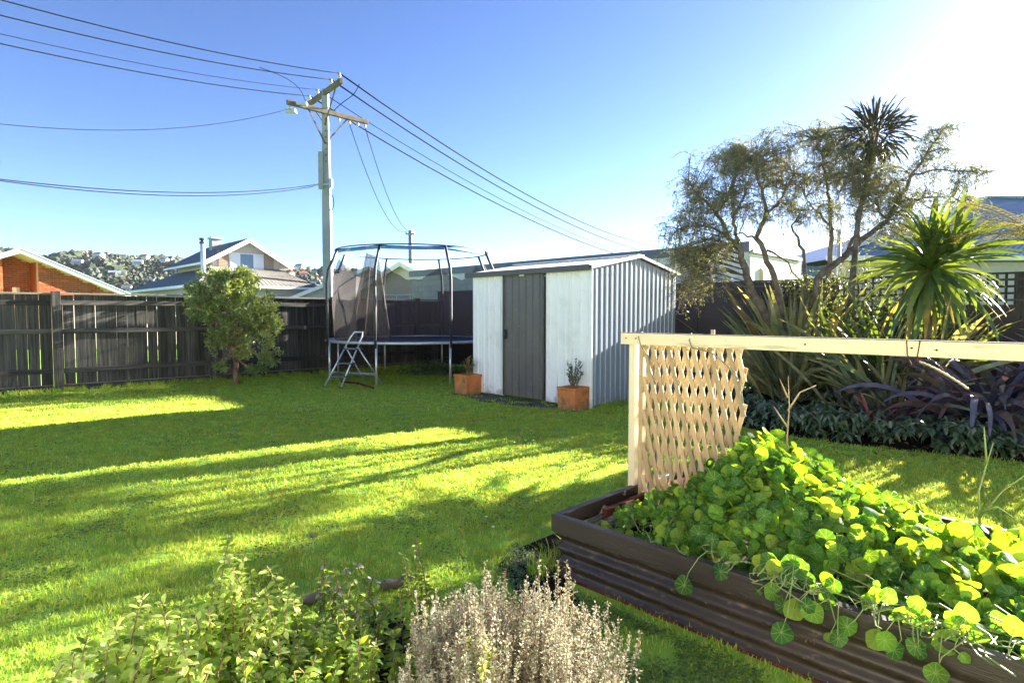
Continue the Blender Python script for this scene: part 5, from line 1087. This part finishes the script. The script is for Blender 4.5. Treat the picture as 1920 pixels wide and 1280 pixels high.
# log edging
for k, (pa, pb_, lab) in enumerate((((715, 1100), (775, 1082), 'short grey log edging piece beside the tall twiggy weed'), ((540, 1135), (620, 1108), 'weathered log edging piece half hidden by the dark herb mass'), ((360, 1200), (450, 1170), 'weathered log edging piece behind the pale herb clump'))):
    a, c = P(*pa, z=.03), P(*pb_, z=.035); d = (c-a); bb = MB(); bb.tube([a+d*f_+Z*.008*math.sin(f_*9) for f_ in np.linspace(0, 1, 7)], [.020, .024, .023, .026, .024, .023, .018], 10)
    o = bb.build('log', M['polewood'], None, True, loc=a); tag(o, lab, 'log')

# silvery thyme bush
tb = Vector((-.01, 1.76, 0)); t = thing('thyme_bush', 'silvery dry thyme bush of fine upright sprigs at the bottom centre', 'shrub', tb); bb = MB(); LP, LD = [], []
sprigs = [(random.uniform(0, 6.283), random.random()**.55, random.gauss(0, .05)) for _ in range(130)]
for i in range(1000):
    sa_, sr_, sh_ = random.choice(sprigs); az = sa_+random.gauss(0, .05)/(sr_+.1); r_ = max(0, sr_+random.gauss(0, .05)); b0 = tb+Vector((math.cos(az)*.22*r_, math.sin(az)*.2*r_, .0)); hgt = (.465-.15*r_**2+sh_+random.gauss(0, .03))*(1.0 if random.random() < .93 else 1.12)
    top = tb+Vector((math.cos(az)*.36*r_+random.gauss(0, .035), math.sin(az)*.36*r_+random.gauss(0, .035), hgt)); mid = b0.lerp(top, .55)+Vector((math.cos(az), math.sin(az), 0))*.08*r_
    pts = [(b0.lerp(mid, k/7)).lerp(mid.lerp(top, k/7), k/7) for k in range(8)]; bb.tube(pts, [.0012]*8, 3, cap=False)
    for k in range(74):
        f_ = .34+.66*random.random()**.8; j = min(6, int(f_*7)); LP.append(pts[j].lerp(pts[j+1], f_*7-j)+Vector([random.gauss(0, .0025) for _ in range(3)])); LD.append(Vector((random.gauss(0, 1), random.gauss(0, 1), random.uniform(-.3, 1.2))))
bb.build('stems', M['shrubbark'], t, kind='stuff'); n = len(LP); Vv, F = quads(np.array(LP), np.array(LD), rdir(n), rng.uniform(.006, .013, n), rng.uniform(.004, .007, n), .05); npobj('foliage', Vv, F, LM['thyme'], t)
L6 = [(885, 1190, 1.62), (905, 1175, 1.6), (915, 1200, 1.6)]
herb('bright green sprig growing through the silvery thyme bush', 'herb_sprig', stems_px(L6, 2, 8, 0), [LM['herbpale']], None, .6)

# ================================================================== GROUND COVER
def inpoly(x, y, poly):
    c = False; j = len(poly)-1
    for i in range(len(poly)):
        if ((poly[i][1] > y) != (poly[j][1] > y)) and x < (poly[j][0]-poly[i][0])*(y-poly[i][1])/(poly[j][1]-poly[i][1])+poly[i][0]: c = not c
        j = i
    return c
GP = BEDGE+[(12, 3.2), (12, 6), (3.95, 11.35), (2.95, 12)]
hl = [oval(.10, .038, .15, .5), oval(.12, .036, .1, .8)]
xf = []
for i in range(270):
    if i < 170:
        k = random.uniform(1, 7.2); j = int(k); a, c = BEDGE[j], BEDGE[j+1]; x = a[0]+(c[0]-a[0])*(k-j); y = a[1]+(c[1]-a[1])*(k-j); d = random.uniform(.05, .9); x += d*.62; y += d*.78
    else: x, y = random.uniform(2.9, 6.5), random.uniform(5, 10)
    if not inpoly(x, y, GP): continue
    h = random.uniform(.08, .28)
    for c_ in range(3):
        for m_ in range(8): az = m_*.785+random.gauss(0, .2); xf.append((random.randrange(2), 0, TRS((x+random.gauss(0, .05), y+random.gauss(0, .05), h+random.gauss(0, .02)), rot(az, random.gauss(.25, .25)), random.uniform(.7, 1.2))))
t = thing('hellebore_cover', 'dark leafy ground cover edging the flax border along the lawn', 'ground cover', (4.0, 6.2, 0))
place_leaves(t, 'leaf', hl, [LM['helle']], xf, 0, 'ground_leaves'); 
# ferny tuft under the trampoline
q0 = P(812, 702, z=0); LP, LD = [], []
for i in range(2600): LP.append(q0+Vector((random.gauss(0, .30), random.gauss(0, .18), abs(random.gauss(0, .12))))); LD.append(Vector((random.gauss(0, 1), random.gauss(0, 1), random.uniform(-.3, 1))))
n = len(LP); Vv, F = quads(np.array(LP), np.array(LD), rdir(n, .8), rng.uniform(.05, .10, n), rng.uniform(.015, .03, n), .1); o = npobj('low_fern', Vv, F, LM['helle'], None, None, q0); tag(o, 'low dark fern growing in the shade under the trampoline', 'fern')
# litter
LP = []
for i in range(1100):
    if i > 800: x, y = random.uniform(3.0, 7), random.uniform(5.2, 7.5)
    elif i < 260: x, y = random.uniform(-4.2, -.8), random.uniform(13.3, 15.2)
    elif i < 330: x, y = random.uniform(-8, -3), random.uniform(9.8, 12.8)
    elif i < 600: x, y = random.uniform(2.9, 7), random.uniform(5.3, 8)
    else: x, y = random.uniform(-5, 3), random.uniform(4, 11)
    LP.append((x, y, .035))
LP = np.array(LP); n = len(LP); Vv, F = quads(LP, rdir(n)*np.array([1, 1, .2]), np.tile([0, .1, 1.], (n, 1))+rng.normal(0, .2, (n, 3)), rng.uniform(.03, .06, n), rng.uniform(.015, .03, n), .1); npobj('fallen_leaves', Vv, F, LM['litter'], None)
# daisies
b_ = MB(); hd_ = [(random.uniform(-7, 1.5), random.uniform(3, 11)) for _ in range(70)]
for x, y in hd_: b_.add([(x+.011*math.cos(a), y+.011*math.sin(a), .055) for a in np.linspace(0, 6.283, 7)[:6]], [(0, 1, 2, 3, 4, 5)])
b_.build('daisies', M['whitepaint'], None, kind='stuff')
# clover and weeds scattered through the lawn
LP = []
for i in range(150):
    y0 = random.uniform(2.6, 8.5); x0 = random.uniform(-.9*y0, .5*y0); r_ = random.uniform(.04, .16)
    if inpoly(x0, y0, GP) or inpoly(x0, y0, [(R0.x-.3, R0.y), (R0.x+2.6, R0.y-2.6), (R0.x+3.6, R0.y-1.2), (R0.x+1, R0.y+1.3)]) or (Vector((x0, y0, 0))-F0).dot(FN) < .1: continue
    for j in range(int(900*r_)): LP.append((x0+random.gauss(0, r_), y0+random.gauss(0, r_), random.uniform(.012, .034)))
n = len(LP); Vv, F = quads(np.array(LP), rdir(n)*np.array([1, 1, .3]), rdir(n, 3), rng.uniform(.012, .022, n), rng.uniform(.010, .018, n), .05); npobj('lawn_weeds', Vv, F, LM['clover'], None)
# clover patch between thyme bush and raised bed
LP = []; CP = [(.02, 3.5), (.3, 3.05), (.27, 2.9), (2.2, 1.0), (.5, .9), (.35, 2.2), (.1, 2.7), (-.1, 3.1)]
while len(LP) < 16000:
    x, y = random.uniform(-.1, 2.2), random.uniform(.9, 3.5)
    if inpoly(x, y, CP) and mnoise.noise(Vector((x*3.2, y*3.2, 4))) > -.12+.3*random.random()-.15: LP.append((x, y, random.uniform(.008, .035)))
n = len(LP); Vv, F = quads(np.array(LP), rdir(n)*np.array([1, 1, .3]), rdir(n, 3), rng.uniform(.009, .017, n), rng.uniform(.008, .014, n), .05); npobj('clover_patch', Vv, F, LM['clover'], None)

# ================================================================== GRASS (one stuff object: clumps set out by geometry nodes)
def clump(name, n, rad, hmin, hmax, wd):
    v, f = [], []
    for i in range(n):
        a = random.uniform(0, 6.283); r_ = rad*math.sqrt(random.random()); x, y = r_*math.cos(a), r_*math.sin(a); h = random.uniform(hmin, hmax); az = random.uniform(0, 6.283); ln = random.uniform(.1, 1.0)*h; w_ = wd*random.uniform(.6, 1.2); ca, sa_ = math.cos(az), math.sin(az); k = len(v)
        px_, py_ = -sa_*w_/2, ca*w_/2
        v += [(x-px_, y-py_, -.005), (x+px_, y+py_, -.005), (x+ca*ln*.3+px_*.8, y+sa_*ln*.3+py_*.8, h*.6), (x+ca*ln*.3-px_*.8, y+sa_*ln*.3-py_*.8, h*.6), (x+ca*ln, y+sa_*ln, h)]; f += [(k, k+1, k+2, k+3), (k+3, k+2, k+4)]
    me = mesh(name, v, f, M['grass']); return me
bedpoly = [tuple(rb(a, c))[:2] for a, c in ((-.04, -.03), (BL, -.03), (BL, BW+.03), (-.04, BW+.03))]
shedpoly = [tuple(sp(a, c))[:2] for a, c in ((0, 0), (SW, 0), (SW, SD), (0, SD))]
padpoly = [(p.x, p.y) for p in pad]
def okp(x, y):
    if inpoly(x, y, GP) or inpoly(x, y, FB) or inpoly(x, y, bedpoly) or inpoly(x, y, shedpoly): return False
    if inpoly(x, y, padpoly) and mnoise.noise(Vector((x*4, y*4, 0))) < .25: return False
    if inpoly(x, y, bp) and random.random() < .93: return False
    if inpoly(x, y, CP) and random.random() < .55: return False
    v_ = Vector((x, y, 0)); 
    if (v_-F0).dot(FN) < .03 or (v_-B0).dot(BN) < .05: return False
    return abs(x) < .98*y+.6
def scatter(y0, y1, step, jit):
    out = []; y = y0
    while y < y1:
        x = -1.0*y-.6
        while x < 1.0*y+.6:
            xx, yy = x+random.uniform(-jit, jit)*step, y+random.uniform(-jit, jit)*step
            if okp(xx, yy): out.append((xx, yy, 0))
            x += step
        y += step
    return out
def grass_obj(name, pts, cm, smin, smax):
    src = bpy.data.objects.new(name+'_tuft', cm)      # not linked to the scene: only the instanced geometry is drawn
    me = bpy.data.meshes.new(name); me.from_pydata(pts, [], []); me.materials.append(M['grass']); o = inst(name, me, None, Matrix(), 'stuff')
    ng = bpy.data.node_groups.new(name, 'GeometryNodeTree'); ng.interface.new_socket('Geometry', in_out='INPUT', socket_type='NodeSocketGeometry'); ng.interface.new_socket('Geometry', in_out='OUTPUT', socket_type='NodeSocketGeometry')
    N = ng.nodes; L = ng.links; gi = N.new('NodeGroupInput'); go = N.new('NodeGroupOutput'); ip = N.new('GeometryNodeInstanceOnPoints'); oi = N.new('GeometryNodeObjectInfo'); oi.inputs['Object'].default_value = src
    rr = N.new('FunctionNodeRandomValue'); rr.data_type = 'FLOAT_VECTOR'; rr.inputs[0].default_value = (-.12, -.12, 0); rr.inputs[1].default_value = (.12, .12, 6.283)
    rs = N.new('FunctionNodeRandomValue'); rs.data_type = 'FLOAT'; rs.inputs[2].default_value = smin; rs.inputs[3].default_value = smax; rs.inputs['Seed'].default_value = 5
    L.new(gi.outputs[0], ip.inputs['Points']); L.new(oi.outputs['Geometry'], ip.inputs['Instance']); L.new(rr.outputs[0], ip.inputs['Rotation']); L.new(rs.outputs[1], ip.inputs['Scale']); L.new(ip.outputs[0], go.inputs[0])
    md = o.modifiers.new('tufts', 'NODES'); md.node_group = ng; return o
pn = scatter(1.0, 4.6, .055, .8); pm = scatter(4.6, 8.2, .085, .8); pf = scatter(8.2, 16.5, .15, .8)
print('grass', len(pn), len(pm), len(pf))
grass_obj('lawn_grass', pn, clump('tuft', 44, .055, .010, .028, .0036), .7, 1.25)
grass_obj('lawn_grass', pm, clump('tuft', 42, .085, .012, .030, .006), .7, 1.3)
grass_obj('lawn_grass', pf, clump('tuft', 56, .15, .012, .032, .010), .7, 1.3)
# taller tufts along edges: fence foot, bed, pots
te = []
for i in range(420):
    s = random.uniform(-1, 9); q = fpt(s, random.uniform(.1, .22)); te.append((q.x, q.y, 0))
for i in range(90): q = rb(random.uniform(-.12, -.03), random.uniform(-.1, BW)); te.append((q.x, q.y, 0))
for i in range(60): q = sp(-.05-random.uniform(0, .06), random.uniform(0, SD)); te.append((q.x, q.y, 0))
grass_obj('edge_grass', te, clump('tuft', 22, .05, .04, .11, .005), .7, 1.3)
print('objects', len(bpy.data.objects))
